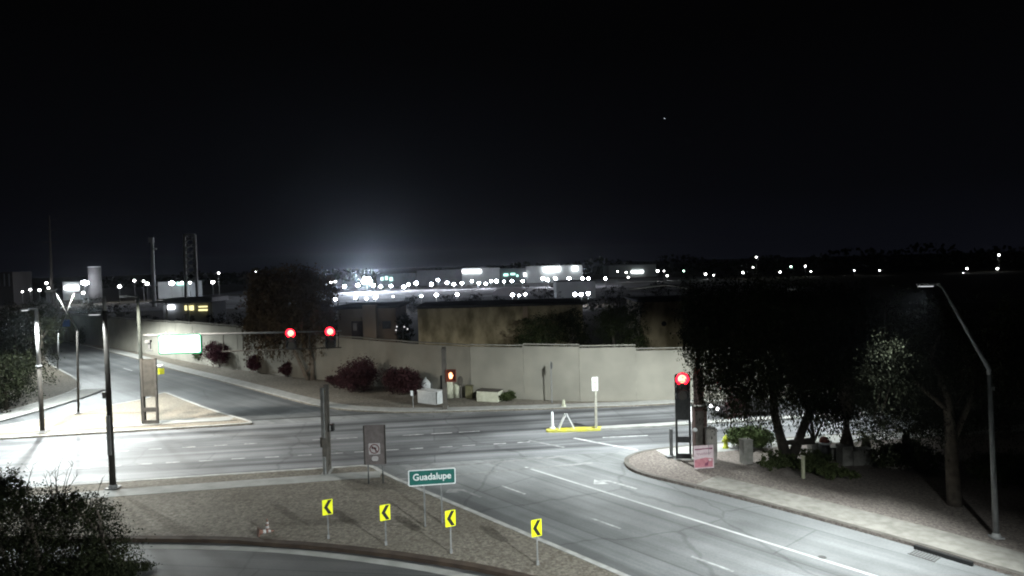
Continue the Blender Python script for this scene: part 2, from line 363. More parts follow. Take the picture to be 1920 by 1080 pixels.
line('crosswalk_line', [(735, 900), (800, 895), (862, 890), (1112, 868)], .28, M_worn, .0085)
line('crosswalk_line', [(760, 880), (900, 869), (1060, 856)], .26, M_worn, .0085)
line('crosswalk_line', [(1076, 821.5), (1130, 832), (1196, 844)], .24, M_paint, .0095)
line('crosswalk_line', [(992, 826), (1058, 839)], .24, M_worn, .0095)
line('solid_lane_line', [(1130, 820.5), (1215, 816.5)], .18, M_paint, .009)
line('edge_line', [(170, 705), (240, 696)], .2, M_worn, .013)
dashes('dashed_lane_line', [(240, 693)], 3.6, .2, M_paint, .013, LD)
# left-turn arrow painted in the right-hand lane, and a worn one beside it
def arrow(u, v, m, s=1.0):
    c = P(u, v); a = RD; n = RN
    pts = [(-1.5, -.10), (.55, -.10), (.95, .1), (1.1, .45), (1.45, .45), (.85, 1.15), (.25, .45), (.62, .45), (.55, .24), (.4, .12), (-1.5, .12)]
    q = [c + a*x*s + n*y*s for x, y in pts]
    b = MB(); b.prism([(p.x, p.y) for p in ccw(q)], .003, .0065); return struct(b.build('turn_arrow', m))
arrow(1157, 906, M_paint, .9); arrow(876, 922, M_worn, .8)
for (u, v) in ((1542, 1045), (470, 730)):
    b = MB(); b.lathe(P(u, v), [(.16, .006), (.16, .012)], 18); tag(b.build('manhole_cover', mat('cast_iron', (.05, .05, .05), .6, (.09, .085, .08), 20)), 'dark round cover in the lit lane left of the storm drain' if u > 900 else 'small dark cover beside the kerb right of the truss signal', 'cover')
dr = thing('storm_drain', 'black kerb opening with a square grate in the gutter, bottom right', 'drain', P(1768, 1042))
kd = (P(1880, 1075) - P(1680, 1015)).normalized()
M_iron = MATS['cast_iron']; M_black = mat('black_void', (.012, .012, .012), .9)
b = MB(); b.box(P(1768, 1044) + Vector((0, 0, .075)) + Vector((kd.y, -kd.x, 0))*.02, (2.1, .16, .16), rz=math.atan2(kd.y, kd.x)); b.build('opening', M_black, dr)
b = MB(); c = P(1736, 1041)
for i in range(9): b.box(c + kd*(-.45 + i*.1125) + Vector((0, 0, .01)), (.05, .75, .02), rz=math.atan2(kd.y, kd.x))
for s_ in (-1, 1): b.box(c + Vector((-kd.y, kd.x, 0))*.4*s_ + Vector((0, 0, .011)), (1.0, .06, .024), rz=math.atan2(kd.y, kd.x))
b.build('grate', M_iron, dr)

# ------------------------------------------------------------------ street lamps (they light the place)
M_steel = mat('galvanised_steel', (.11, .112, .112), .6, (.16, .162, .162), 3.0, metal=.2)
M_pale = mat('pale_galvanised_steel', (.17, .17, .165), .7, (.23, .23, .225), 3.0, spec=.15)
M_dark = mat('dark_bronze_paint', (.026, .024, .021), .8, (.04, .036, .032), 5.0, spec=.1)
M_grey = mat('grey_paint', (.16, .16, .16), .6, (.22, .22, .215), 4.0)
M_lens = emit('lamp_lens', (.93, .97, 1.0), 14.0)
M_glow = emit('soft_lamp_lens', (.93, .97, 1.0), .15)
M_lensw = emit('warm_lamp_lens', (1.0, .95, .86), 14.0)
def spot(p, watts, col, parent, aim=(0, 0, -1), ang=165, rad=.22, blend=1.0):
    d = bpy.data.lights.new('lamp_light', 'SPOT'); d.energy = watts; d.color = col; d.spot_size = math.radians(ang); d.spot_blend = blend; d.shadow_soft_size = rad
    d.use_nodes = True; n, l = d.node_tree.nodes, d.node_tree.links           # batwing beam of a road luminaire: stronger towards the sides
    tc_ = n.new('ShaderNodeTexCoord'); sp_ = n.new('ShaderNodeSeparateXYZ'); l.new(tc_.outputs['Normal'], sp_.inputs[0])
    def mth(op, a, b=None):
        q = n.new('ShaderNodeMath'); q.operation = op; l.new(a, q.inputs[0])
        if b is not None: q.inputs[1].default_value = b
        return q.outputs[0]
    l.new(mth('POWER', mth('MAXIMUM', mth('ABSOLUTE', sp_.outputs['Z']), .36), -1.7), n['Emission'].inputs['Strength'])
    o = bpy.data.objects.new('lamp_light', d); COL.objects.link(o)
    o.matrix_world = Matrix.Translation(p) @ Vector(aim).to_track_quat('-Z', 'Y').to_matrix().to_4x4()
    o.parent = parent; o.matrix_parent_inverse = parent.matrix_world.inverted()
WHITE, COOL, WARM = (.90, .985, .985), (.88, .95, 1.0), (1.0, .93, .82)
def head(root, p, d, watts, col=WHITE, aim=(0, 0, -1), lens=None, ang=165, drop=.012, blend=1.0):       # flat LED cobra head: housing with a glowing lens below
    d = Vector(d); d.z = 0; d.normalize(); rz = math.atan2(d.y, d.x); p = Vector(p)
    b = MB(); b.prism([(-.42, -.12), (-.1, -.2), (.36, -.18), (.42, -.1), (.42, .1), (.36, .18), (-.1, .2), (-.42, .12)], 0, .11)
    R = Matrix.Rotation(rz, 3, 'Z'); b.v = [tuple(p + R @ Vector(v)) for v in b.v]; [b.box(p + R @ Vector(c_), s_, rz=rz) for c_, s_ in (((.1, .175, -.03), (.52, .02, .07)), ((.1, -.175, -.03), (.52, .02, .07)), ((.35, 0, -.03), (.02, .33, .07)), ((-.16, 0, -.03), (.02, .33, .07)))] if drop < .02 else 0; h = b.build('lamp_head', M_grey, root)
    b = MB(); b.prism([(-.14, -.15), (.33, -.13), (.33, .13), (-.14, .15)], -drop - .004, -.004); b.v = [tuple(p + R @ Vector(v)) for v in b.v]
    b.build('lens', lens or M_lens, h); spot(p + Vector((0, 0, -.22)), watts, col, root, aim, ang, blend=blend)
def pole(root, base, top, r0=.12, r1=.075, m=None, name='pole', plate=True):
    b = MB(); b.tube([base, top], [r0, r1], 12); b.build(name, m or M_steel, root, smooth=True)
    if plate:
        b = MB(); b.box(Vector(base) + Vector((0, 0, .03)), (r0*3.6, r0*3.6, .06)); b.lathe(Vector(base) + Vector((0, 0, .06)), [(r0*1.5, 0), (r0*1.15, .14)]); b.build('base_plate', M_grey, root)
def top_of(base, u, v): return PD(u, v, base.y).z

# left pole with its head over the street
p = P(80, 812, H); z = top_of(p, 75, 582)
t = thing('street_lamp', 'pale grey lamp post with a bright head on the left traffic island', 'street lamp', p)
zm = top_of(p, 76, 690); pole(t, p, p + Vector((-.05, .05, zm)), .165, .145, M_dark); b = MB(); b.tube([p + Vector((-.05, .05, zm)), p + Vector((-.1, .1, z))], [.15, .12], 12); b.build('upper_pole', M_pale, t, True); b = MB(); b.bar(p + Vector((-.1, .1, z)), p + Vector((.27, -1.4, z + .05)), .07); b.build('arm', M_steel, t)
head(t, p + Vector((.35, -1.7, z)), (.3, -1, 0), 1600, WHITE, aim=(.12, -.2, -1), ang=156, drop=.05, lens=M_glow)
b = MB(); b.lathe(p + Vector((-.05, .05, zm - .06)), [(.2, 0), (.22, .06), (.2, .14)]); b.build('collar', M_steel, t)
# near dark pole with a bracket lamp
p = P(212, 915, H); z = top_of(p, 203.5, 560)
t = thing('street_lamp', 'tall dark post with pale tip on the near pavement, beside the shrub', 'street lamp', p)
zz = top_of(p, 204, 587)
pole(t, p, p + Vector((0, 0, zz)), .17, .11, M_dark); b = MB(); b.tube([p + Vector((0, 0, zz)), p + Vector((0, 0, z))], [.105, .085], 12); b.build('pole_tip', M_pale, t, True)
za = top_of(p, 195, 594); b = MB(); b.bar(p + Vector((0, 0, za + .06)), p + Vector((-.35, 0, za + .06)), .07); b.build('arm', M_dark, t)
head(t, p + Vector((-.55, .1, za)), (-1, .15, 0), 350, WHITE, aim=(-.3, .35, -1), drop=.03, lens=M_glow)
b = MB(); b.box(p + Vector((-.22, -.02, top_of(p, 205, 742) - .1)), (.14, .2, .34)); b.box(p + Vector((.02, -.2, 3.0)), (.2, .08, 2.2)); b.build('junction_box', M_grey, t)
# the two far poles whose slanted arms cross
for (u, v, kn, tip, lab, w) in ((147, 776, (145, 620), (104, 546), 'thin dark lamp post with arm slanting left, on the traffic island edge', 2600), (108, 692, (109, 625), (139, 549), 'pale lamp post with arm slanting right, by the dark corner planting', 1300)):
    p = P(u, v, H); k1 = PD(*kn, p.y); k2 = PD(*tip, p.y)
    t = thing('street_lamp', lab, 'street lamp', p, 'street lamps with slanted arms')
    pole(t, p, k1, .10, .075, M_steel if u < 120 else M_dark); b = MB(); b.tube([k1, k1*.5 + k2*.5, k2], [.075, .065, .05], 8); b.build('arm', M_dark, t, True)
    s_ = 1 if tip[0] > kn[0] else -1
    head(t, k2 + Vector((.45*s_, 0, 0)), (s_, 0, 0), w, WHITE, aim=(-.1 if s_ > 0 else .2, -.22 if s_ > 0 else -.25, -1), ang=172 if s_ > 0 else 140, blend=.35 if s_ > 0 else 1)
# right-hand pole with the long slanted arm
p = P(1868, 1008, H); k1 = PD(1855, 696, p.y); k2 = PD(1768, 540, p.y)
t = thing('street_lamp', 'tall grey lamp post with a long slanted arm on the right verge', 'street lamp', p, 'street lamps with slanted arms')
pole(t, p, k1, .12, .085); b = MB(); b.tube([k1 - Vector((0, 0, .15)), k1 + Vector((-.02, 0, .1)), k1*.5 + k2*.5, k2], [.085, .085, .07, .055], 10); b.build('arm', M_steel, t, True)
hp = PD(1740, 536, p.y - .2); head(t, hp, (-1, .1, 0), 2100, WHITE, aim=(-.9, -.12, -1), ang=121, drop=.022, lens=M_glow)
b = MB(); b.bar(k2, hp + Vector((.4, 0, .04)), .05); b.build('arm_tip', M_steel, t)
b = MB(); b.box(p + Vector((-.17, -.05, top_of(p, 1851, 730) - .1)), (.12, .12, .16)); b.build('junction_box', M_grey, t)
# lamp hidden in the right-hand trees: the tapered post rising behind the signal frame
p = P(1312, 856, H); pt = Vector((p.x + .1, p.y, 10.2))
t = thing('street_lamp', 'thick brown post behind the red signal, its top lost in the tree', 'street lamp', p)
b = MB(); b.box((p + PD(1309, 692, p.y))/2, (.42, .42, top_of(p, 1309, 692)), rz=.5); b.build('pole', mat('rusty_brown_steel', (.055, .032, .028), .8, (.085, .05, .042), 4.0, bump=.1), t)
b = MB(); b.tube([Vector((p.x, p.y, 5.0)), pt], [.12, .08], 10); b.build('pole_tip', M_dark, t, True)
ah = pt + SN*4.2 - SD*2.6; b = MB(); b.tube([pt, pt*.5 + ah*.5 + Vector((0, 0, .25)), ah], [.07, .06, .05]); b.build('arm', M_steel, t, True)
head(t, ah + Vector((0, 0, -.05)), ah - pt, 2100, WHITE, aim=(-.18, .32, -1), ang=140)
# lamp seen only as a dim streak through the weeping tree
p = P(1512, 800, H); pt = PD(1508, 546, p.y)
t = thing('street_lamp', 'dim slim post behind the weeping tree, lit in short streaks', 'street lamp', p)
pole(t, p, pt, .12, .08, M_steel); ah = pt + SN*3.0 + SD*.6; b = MB(); b.tube([pt - Vector((0, 0, .1)), pt*.5 + ah*.5 + Vector((0, 0, .1)), ah], [.07, .06, .05]); b.build('arm', M_steel, t, True)
head(t, ah + Vector((0, 0, -.05)), ah - pt, 1500, WHITE, aim=(-.25, .05, -1), ang=124)
# unseen lamp post added outside the frame to light the signs and ramp
p = Vector((14.7, 6, 0)); t = thing('street_lamp', 'added unseen lamp post beyond the picture edge at the lower right', 'street lamp', p, 'street lamps with slanted arms')
pole(t, p, p + Vector((0, 0, 8)), .12, .085); b = MB(); b.tube([p + Vector((0, 0, 8)), p + Vector((-2.2, 0, 11.2))], [.085, .055]); b.build('arm', M_steel, t, True)
head(t, p + Vector((-2.7, 0, 11.2)), (-1, 0, 0), 4000, WHITE, aim=(-.35, .5, -1), ang=112, blend=.5)

# ------------------------------------------------------------------ sound wall
M_wall = mat('stucco_wall', (.195, .184, .155), .95, (.24, .226, .19), .5, bump=.1, detail=9)
M_cap = mat('wall_cap', (.18, .17, .145), .95, (.24, .228, .195), 2)
wb = Pl([(128, 638), (250, 658), (400, 686), (560, 708), (640, 714), (760, 730), (885, 744), (1088, 752), (1300, 749), (1700, 742), (2300, 716)], H)
def wall_top(p, u, v): return top_of(p, u, v)
wt = [wall_top(wb[0], 127, 590), wall_top(wb[1], 249, 600), wall_top(wb[2], 399, 609), wall_top(wb[3], 559, 625), wall_top(wb[4], 639, 633), wall_top(wb[5], 758, 643), wall_top(wb[6], 883, 651), wall_top(wb[7], 1086, 649), wall_top(wb[8], 1298, 659), 4.3, 4.3]
SW = thing('sound_wall', 'long pale stucco wall running behind the far street and verge', 'wall', wb[4])
b, c, j = MB(), MB(), MB()
for i in range(len(wb) - 1):
    p, q = wb[i], wb[i+1]; L = (q - p).length; n = max(1, round(L / 6.0))
    for s_ in range(n):
        a, e_ = p.lerp(q, s_/n), p.lerp(q, (s_+1)/n); ha, hb = wt[i]*(1-s_/n) + wt[i+1]*s_/n, wt[i]*(1-(s_+1)/n) + wt[i+1]*(s_+1)/n
        d = (e_ - a).normalized(); n2 = Vector((-d.y, d.x, 0)); zt = (ha + hb)/2
        vs = [a - n2*.1, e_ - n2*.1, e_ + n2*.1, a + n2*.1]
        b.add([(v.x, v.y, .1) for v in vs] + [(v.x, v.y, zt) for v in vs], [(0,1,5,4), (1,2,6,5), (2,3,7,6), (3,0,4,7), (4,5,6,7)])
        c.box((a + e_)/2 + Vector((0, 0, zt + .045)), ((e_ - a).length + .02, .28, .09), rz=math.atan2(d.y, d.x))
        if s_: j.box(a + Vector((0, 0, zt/2)) - n2*.1, (.07, .05, zt - .06), rz=math.atan2(d.y, d.x))
b.build('panel', M_wall, SW); c.build('coping', M_cap, SW); j.build('pilaster_joint', M_cap, SW)

# ------------------------------------------------------------------ traffic signals
M_rust = mat('weathered_steel', (.045, .04, .033), .8, (.075, .066, .054), 2.5, bump=.12)
M_rustd = mat('dark_frame_steel', (.055, .05, .043), .8, (.085, .075, .065), 3.0)
M_blackp = mat('black_signal_paint', (.012, .012, .012), .55, (.02, .02, .02), 8)
M_visor = mat('visor_plastic', (.045, .045, .045), .5, (.06, .06, .06), 8)
M_red = emit('red_signal_core', (1.0, .13, .075), 1.5)
M_redhalo = emit('red_signal_halo', (1.0, .004, .012), 2.2)
M_off = mat('unlit_lens', (.03, .025, .02), .3, (.045, .04, .03), 30)
M_hand = emit('orange_hand', (1.0, .32, .14), 1.0)
M_yel = mat('yellow_housing', (.30, .32, .015), .5, (.38, .40, .02), 6)
def frame(root, base, X, w=1.25, htot=5.2, gap0=2.1, d=.16, pm=None, fm=None):      # two square posts with a tall steel panel and cross bars
    X = Vector(X).normalized(); ang = math.atan2(X.y, X.x); pm, fm = pm or M_rust, fm or M_rustd
    for s_ in (-1, 1):
        b = MB(); b.box(base + X*s_*(w/2 - d/2) + Vector((0, 0, htot/2)), (d, d, htot), rz=ang); b.build('post', fm, root)
    b = MB(); b.box(base + Vector((0, 0, (gap0 + htot)/2 + .03)), (w - 2*d - .004, .09, htot - gap0 - .12), rz=ang); b.build('panel', pm, root)
    for z0, z1 in ((.02, .30), (.98, 1.32)):
        b = MB(); b.box(base + Vector((0, 0, (z0 + z1)/2)), (w - 2*d - .004, d*.8, z1 - z0), rz=ang); b.build('cross_bar', fm, root)
    b = MB(); b.box(base + Vector((0, 0, .012)), (w + .3, .5, .03), rz=ang); b.build('footing', M_conc, root)
def signal_head(root, top, N, plate=(.66, 1.30), r=.15, dz=.35, back=M_blackp):     # three-lens head, red lit; N = the way it faces
    N = Vector(N); N.z = 0; N.normalize(); X = Vector((0, 0, 1)).cross(N) ; Z = Vector((0, 0, 1))
    b = MB(); w, h = plate; c = top - Z*h/2
    o = .07; b.plate([(-w/2, -h/2 + o), (-w/2 + o, -h/2), (w/2 - o, -h/2), (w/2, -h/2 + o), (w/2, h/2 - o), (w/2 - o, h/2), (-w/2 + o, h/2), (-w/2, h/2 - o)], c, X, Z, -.02, .02)
    hd = b.build('signal_head', back, root)
    b = MB(); b.box(c - N*.12, (r*2.4, .2, dz*3.05), rz=math.atan2(X.y, X.x)); b.build('housing', back, hd)
    for i in range(3):
        lc = c + Z*dz*(1 - i) + N*.022
        disc = lambda rr, t0, t1, m, nm: (lambda q: (q.plate([(rr*math.cos(a*math.pi/12), rr*math.sin(a*math.pi/12)) for a in range(24)], lc, X, Z, t0, t1), q.build(nm, m, hd)))(MB())
        if i == 0:
            disc(r*1.45, 0, .012, M_redhalo, 'lens_halo'); disc(r*.92, .0125, .03, M_red, 'lens')  # oversized red disc stands in for the bloom round the lens
        else: disc(r, 0, .015, M_off, 'lens')
        v = MB()                                                   # the visor: an open half-tube
        for k_ in range(12):
            a0, a1 = math.pi*(-.12 + 1.24*k_/12), math.pi*(-.12 + 1.24*(k_+1)/12); R_ = r*1.46
            q = [lc + X*math.cos(a)*R_ + Z*math.sin(a)*R_ + N*t for a, t in ((a0, 0), (a1, 0), (a1, .26 if .2 < k_/12 < .8 else .2), (a0, .26 if .2 < k_/12 < .8 else .2))]
            o_ = [x + (x - lc - N*(x - lc).dot(N)).normalized()*.012 for x in q]
            v.add(q + o_, [(0,1,2,3), (7,6,5,4), (3,2,6,7), (0,4,5,1)])
        v.build('visor', M_visor, hd)
    return hd

# mast arm with the lit street sign over the left traffic island
p = P(283, 795, H); X0 = Vector((1, -.02, 0))
t = thing('mast_arm_signal', 'truss arm with two red signals and a glowing street sign over a rust frame', 'traffic signal', p)
frame(t, p, X0, 1.27, 5.2)
pb = P(268.5, 795, H); zt_ = top_of(pb, 263.5, 556)
b = MB(); b.tube([pb + Vector((-.02, .2, 0)), pb + Vector((-.1, .2, zt_))], [.19, .10], 12); b.build('mast_pole', mat('green_grey_paint', (.016, .02, .017), .85, (.026, .031, .027), 3), t, True)
za1 = PD(272, 629, p.y + .2).z; q0, q1 = PD(270, 629, p.y + .2), PD(640, 620.5, p.y - .4); r0_, r1_ = PD(270, 664, p.y + .2), PD(640, 651.5, p.y - .4)
b = MB(); b.tube([q0, q1], [.11, .06], 10); b.build('upper_chord', M_steel, t, True)
b = MB(); b.tube([r0_.lerp(r1_, .40), r0_.lerp(r1_, 1)], [.05, .04], 8); b.build('lower_chord', M_dark, t, True)
for s_ in (.405, .505, .84, .985):
    b = MB(); b.bar(q0.lerp(q1, s_), r0_.lerp(r1_, s_), .06); b.build('truss_post', M_dark, t)
SNc = Vector((.06, -1, 0))
for (u, v) in ((545, 618), (619, 615)):
    tp = PD(u, v, p.y - .62); signal_head(t, tp, SNc, plate=(.84, 1.5), r=.25, dz=.47)
# the street sign: lit from inside, far brighter than its lettering
sc_ = PD(337, 645, p.y - .1); M_sign = emit('lit_sign_face', (.93, 1.0, .97), 1.1); M_signg = emit('lit_sign_border', (.03, .50, .20), .22)
def rrect(w, h, r, k=5):
    o = []
    for cx, cy, a0 in ((w/2 - r, h/2 - r, 0), (-w/2 + r, h/2 - r, 90), (-w/2 + r, -h/2 + r, 180), (w/2 - r, -h/2 + r, 270)):
        o += [(cx + r*math.cos(math.radians(a0 + 90*i/k)), cy + r*math.sin(math.radians(a0 + 90*i/k))) for i in range(k+1)]
    return o
XS, ZS = Vector((1, .03, 0)).normalized(), Vector((0, 0, 1))
b = MB(); b.plate(rrect(3.36, 1.58, .14), sc_, XS, ZS, -.2, .0); sg = b.build('street_sign', M_grey, t)
b = MB(); b.plate(rrect(3.32, 1.54, .13), sc_, XS, ZS, .001, .012); b.build('sign_border', M_signg, sg)
b = MB(); b.plate(rrect(3.12, 1.32, .10), sc_, XS, ZS, .0125, .02); b.build('sign_face', M_sign, sg)
for s_ in (-1.1, 1.1):
    b = MB(); b.bar(sc_ + XS*s_ + Vector((0, .1, .78)), sc_ + XS*s_ + Vector((0, .15, 1.0)), .06); b.build('hanger', M_grey, sg)
# detector camera under the arm, pedestrian head on the frame
dc = PD(279, 646, p.y - .1); b = MB(); b.box(dc + Vector((-.05, 0, .25)), (.42, .3, .22)); b.box(dc + Vector((.05, 0, -.1)), (.16, .16, .5)); b.box(dc + Vector((0, 0, -.5)), (.5, .12, .08)); b.build('detector_camera', M_steel, t)
pc = PD(302, 696, p.y - .1); b = MB(); b.box(pc + Vector((.06, 0, 0)), (.34, .34, .44), rz=.5); b.box(pc + Vector((-.16, 0, .0)), (.14, .1, .5)); b.build('pedestrian_head', M_yel, t)
b = MB(); b.lathe(PD(301, 686, p.y - .1), [(.2, -.06), (.22, .06), (.08, .12)]); b.build('dome', mat('white_paint', (.62, .63, .63), .5, (.72, .73, .73), 5), t, True)
M_white = MATS['white_paint']
head(t, Vector((pb.x + .25, pb.y - 2.4, zt_ + .1)), (.2, -1, 0), 950, WARM, aim=(.2, .05, -1), ang=156, lens=M_lensw)
b = MB(); b.tube([Vector((pb.x - .1, pb.y + .2, zt_ - .05)), Vector((pb.x + .2, pb.y - 2.0, zt_ + .14))], [.06, .05]); b.build('lamp_arm', M_steel, t)

# signal frame on the right corner, red
p = P(1282, 860, H); N1 = Vector((-.12, -1, 0)).normalized(); X1 = Vector((0, 0, 1)).cross(N1)
t = thing('signal_frame', 'black framed signal showing red on the right corner, open below', 'traffic signal', p, 'signal frames')
frame(t, p, X1, .90, 5.0, 2.25, d=.12, pm=M_blackp, fm=M_blackp)
signal_head(t, Vector((p.x, p.y, p.z)) + Vector((-.03, 0, top_of(p, 1279, 700) - p.z)) + N1*.14, N1, plate=(.84, 1.6), r=.26, dz=.5)
# signal frame seen edge-on at the near corner
p = P(614, 884, H); X2 = Vector((p.x + 8.0, p.y, 0)).normalized()
t = thing('signal_frame', 'pale and dark signal frame seen edge-on, between the near street and triangular island', 'traffic signal', p, 'signal frames')
frame(t, p, X2, 1.25, 5.05, 2.1, d=.26, pm=M_rustd, fm=M_rustd)
b = MB(); b.box(p - X2*.655 + Vector((-.03, 0, 3.6)), (.24, .05, 2.9), rz=-.5); b.build('lamplit_face', M_pale, t); b = MB(); b.box(p - X2*.655 + Vector((-.03, 0, .55)), (.2, .05, 1.0), rz=-.5); b.build('lamplit_face', M_pale, t)  # added pale panels: lamplight on the near face put into the colour
b = MB(); b.box(p + Vector((-.26, .0, 1.75)), (.15, .2, .55)); b.build('junction_box', M_rustd, t)
pc = PD(622, 801, p.y); b = MB(); b.box(pc + Vector((.04, 0, 0)), (.16, .34, .40)); ph = b.build('pedestrian_head', M_blackp, t); b = MB(); b.box(pc + Vector((-.045, -.05, 0)), (.02, .24, .28)); b.build('lens', M_white, ph)
# far corner frame with the raised hand
p = P(835, 765, H); X3 = Vector((p.x + 2.0, p.y, 0)).normalized()
t = thing('signal_frame', 'dark signal frame seen edge-on, before the pale wall, with a lit orange pedestrian hand', 'traffic signal', p, 'signal frames')
frame(t, p, X3, 1.3, 5.05, 2.1, d=.36, pm=M_rustd, fm=M_rustd)
b = MB(); b.box(p + Vector((-.26, -.1, 2.2)), (.14, .3, 1.1)); b.build('junction_box', M_blackp, t)
pc = PD(845.5, 704, p.y - .5); NP = Vector((0, -1, 0)); XP = Vector((1, 0, 0))
b = MB(); b.box(pc + Vector((0, .08, 0)), (.84, .22, .98)); ph = b.build('pedestrian_head', mat('red_brown_housing', (.09, .022, .012), .6, (.13, .03, .018), 6), t)
b = MB()
for (x0, x1, z0, z1) in ((-.42, .42, .44, .50), (-.42, .42, -.50, -.44), (-.42, -.36, -.44, .44), (.36, .42, -.44, .44)): b.box(pc + Vector(((x0+x1)/2, -.13, (z0+z1)/2)), (x1 - x0, .2, z1 - z0))
b.build('hood', MATS['red_brown_housing'], ph)
hand = [(-.10, -.24), (.09, -.24), (.13, -.10), (.20, .02), (.17, .06), (.10, -.02), (.11, .20), (.07, .21), (.05, .04), (.045, .25), (0, .26), (-.01, .05), (-.035, .23), (-.075, .23), (-.07, .03), (-.11, .17), (-.145, .16), (-.13, -.06)]
b = MB(); b.plate([(x*1.05, z*1.05) for x, z in hand], pc + Vector((-.02, -.035, 0)), XP, Vector((0, 0, 1)), 0, .012); b.build('hand_symbol', M_hand, ph)

# ------------------------------------------------------------------ signs
M_green = mat('green_sign', (.006, .07, .06), .5, (.009, .09, .075), 3)
M_swhite = mat('white_sign', (.52, .53, .53), .5, (.62, .63, .63), 4)
M_chev = mat('yellow_sign', (.66, .68, .012), .45, (.74, .76, .015), 3)
M_sblack = mat('black_sign_ink', (.012, .012, .012), .5)
def text_mesh(s_, size, origin, X, Z, N, m, parent, name='lettering', width=None, bold=0.0):
    cu = bpy.data.curves.new('letters', 'FONT'); cu.body = s_; cu.size = size; cu.align_x = 'CENTER'; cu.align_y = 'CENTER'; cu.extrude = .004; cu.offset = bold
    tmp = bpy.data.objects.new('letters', cu); COL.objects.link(tmp); dg = bpy.context.evaluated_depsgraph_get()
    me = bpy.data.meshes.new_from_object(tmp.evaluated_get(dg)); bpy.data.objects.remove(tmp)
    xs = [v.co.x for v in me.vertices]; k_ = 1.0 if not width else width/(max(xs) - min(xs))
    X, Z, N, origin = Vector(X), Vector(Z), Vector(N), Vector(origin)
    for v in me.vertices: v.co = origin + X*v.co.x*k_ + Z*v.co.y + N*(v.co.z + .006)
    me.materials.clear(); me.materials.append(m); return link(name, me, parent)
# the green street-name panel
pL, pR = P(797, 988, H), P(829, 982, H)
cS = PD(810, 894.5, (pL.y + pR.y)/2 - .1); Xg = Vector((1, .13, 0)).normalized(); Ng = Xg.cross(Vector((0, 0, 1)))
t = thing('street_name_sign', 'green Guadalupe sign on two posts beside the frontage road kerb', 'sign', (pL + pR)/2)
zA = cS.z - .1
for q in (pL, pR):
    b = MB(); b.box(Vector((q.x, q.y + .09, zA/2 + .1)), (.07, .07, zA + .2), rz=.1); b.build('post', M_steel, t)
b = MB(); b.plate(rrect(2.14, .74, .07), cS, Xg, (0, 0, 1), -.02, 0); pn = b.build('panel', M_swhite, t)
b = MB(); b.plate(rrect(2.05, .65, .05), cS, Xg, (0, 0, 1), .001, .006); b.build('green_face', M_green, pn)
text_mesh('Guadalupe', .42, cS + Vector((0, 0, .02)), Xg, (0, 0, 1), Ng, M_swhite, pn, width=1.72, bold=.006)
# chevrons along the near ramp
ch = [(616, 1009, 614, 951, 'first yellow chevron sign from the left, at the end of the long dark shadow'), (724, 1021, 722, 961, 'yellow chevron sign between the leftmost one and the green Guadalupe sign'), (846, 1036, 844.5, 972, 'yellow chevron sign on thin dark post just right of the green Guadalupe sign'), (1008, 1058, 1006, 990, 'yellow chevron sign overlapping the frontage road kerb, farthest right')]
for u, v, cu_, cv_, lab in ch:
    p = P(u, v, H); c = PD(cu_, cv_, p.y - .06); Xc = Vector((1, .42, 0)).normalized(); Nc = Xc.cross(Vector((0, 0, 1)))
    t = thing('chevron_sign', lab, 'sign', p, 'chevron signs along the near ramp')
    b = MB(); b.box((p.x, p.y, (c.z + .25)/2 + .07), (.055, .055, c.z + .1), rz=.25); b.build('post', M_steel if u < 800 else M_grey, t)
    b = MB(); b.box((p.x, p.y, H + .06), (.10, .10, .16), rz=.25); b.build('post_sleeve', M_grey, t)
    b = MB(); b.plate(rrect(.445, .68, .03), c, Xc, (0, 0, 1), -.005, 0); pn = b.build('panel', M_chev, t)
    k_ = MB(); k_.plate([(-.155, 0), (.03, .31), (.19, .31), (.005, 0), (.19, -.31), (.03, -.31)], c, Xc, (0, 0, 1), .001, .004); k_.build('arrow', M_sblack, pn)
# the brown-grey panel with the small no-left-turn sign
pa, pb2 = P(691, 907, H), P(718, 906, H); t = thing('panel_sign', 'tall grey panel on two thin posts with a no left turn sign', 'sign', (pa + pb2)/2)
M_taupe = mat('taupe_panel', (.085, .072, .07), .7, (.115, .098, .095), 4)
c = PD(702.5, 834, pa.y); Xn = Vector((1, .05, 0)).normalized()
for q in (pa, pb2):
    b = MB(); b.box((q.x, q.y + .08, (c.z - .3)/2), (.07, .07, c.z - .3)); b.build('post', M_steel, t)
b = MB(); b.plate(rrect(1.22, 2.2, .04), c, Xn, (0, 0, 1), -.05, 0); pn = b.build('panel', M_taupe, t)
b = MB()
for x in (-.57, .57): b.box(c + Xn*x + Vector((0, -.012, 0)), (.06, .03, 2.14), rz=.05)
b.build('edge_channel', MATS['dark_bronze_paint'], pn)
c2 = c + Vector((-.02, -.004, -.22)); b = MB(); b.plate(rrect(.62, .62, .05), c2, Xn, (0, 0, 1), 0, .008); ns = b.build('turn_sign', mat('dull_sign_white', (.26, .24, .24), .6, (.33, .31, .31), 4), t)
M_sred = mat('sign_red', (.07, .018, .02), .5, (.09, .025, .025), 4)
b = MB(); n_ = 28
for i in range(n_):
    a0, a1 = 2*math.pi*i/n_, 2*math.pi*(i+1)/n_
    b.plate([(.27*math.cos(a0), .27*math.sin(a0)), (.27*math.cos(a1), .27*math.sin(a1)), (.215*math.cos(a1), .215*math.sin(a1)), (.215*math.cos(a0), .215*math.sin(a0))], c2, Xn, (0, 0, 1), .0128, .016)
b.plate([(-.175, .135), (-.135, .175), (.175, -.135), (.135, -.175)], c2, Xn, (0, 0, 1), .0125, .0155); b.build('prohibition_ring', M_sred, ns)
b = MB(); b.plate([(-.19, .06), (-.06, .155), (-.06, .095), (.05, .085), (.10, .03), (.10, -.17), (.04, -.17), (.04, .005), (.01, .03), (-.06, .035), (-.06, -.03)], c2, Xn, (0, 0, 1), .0085, .012); b.build('turn_arrow', M_sblack, ns)
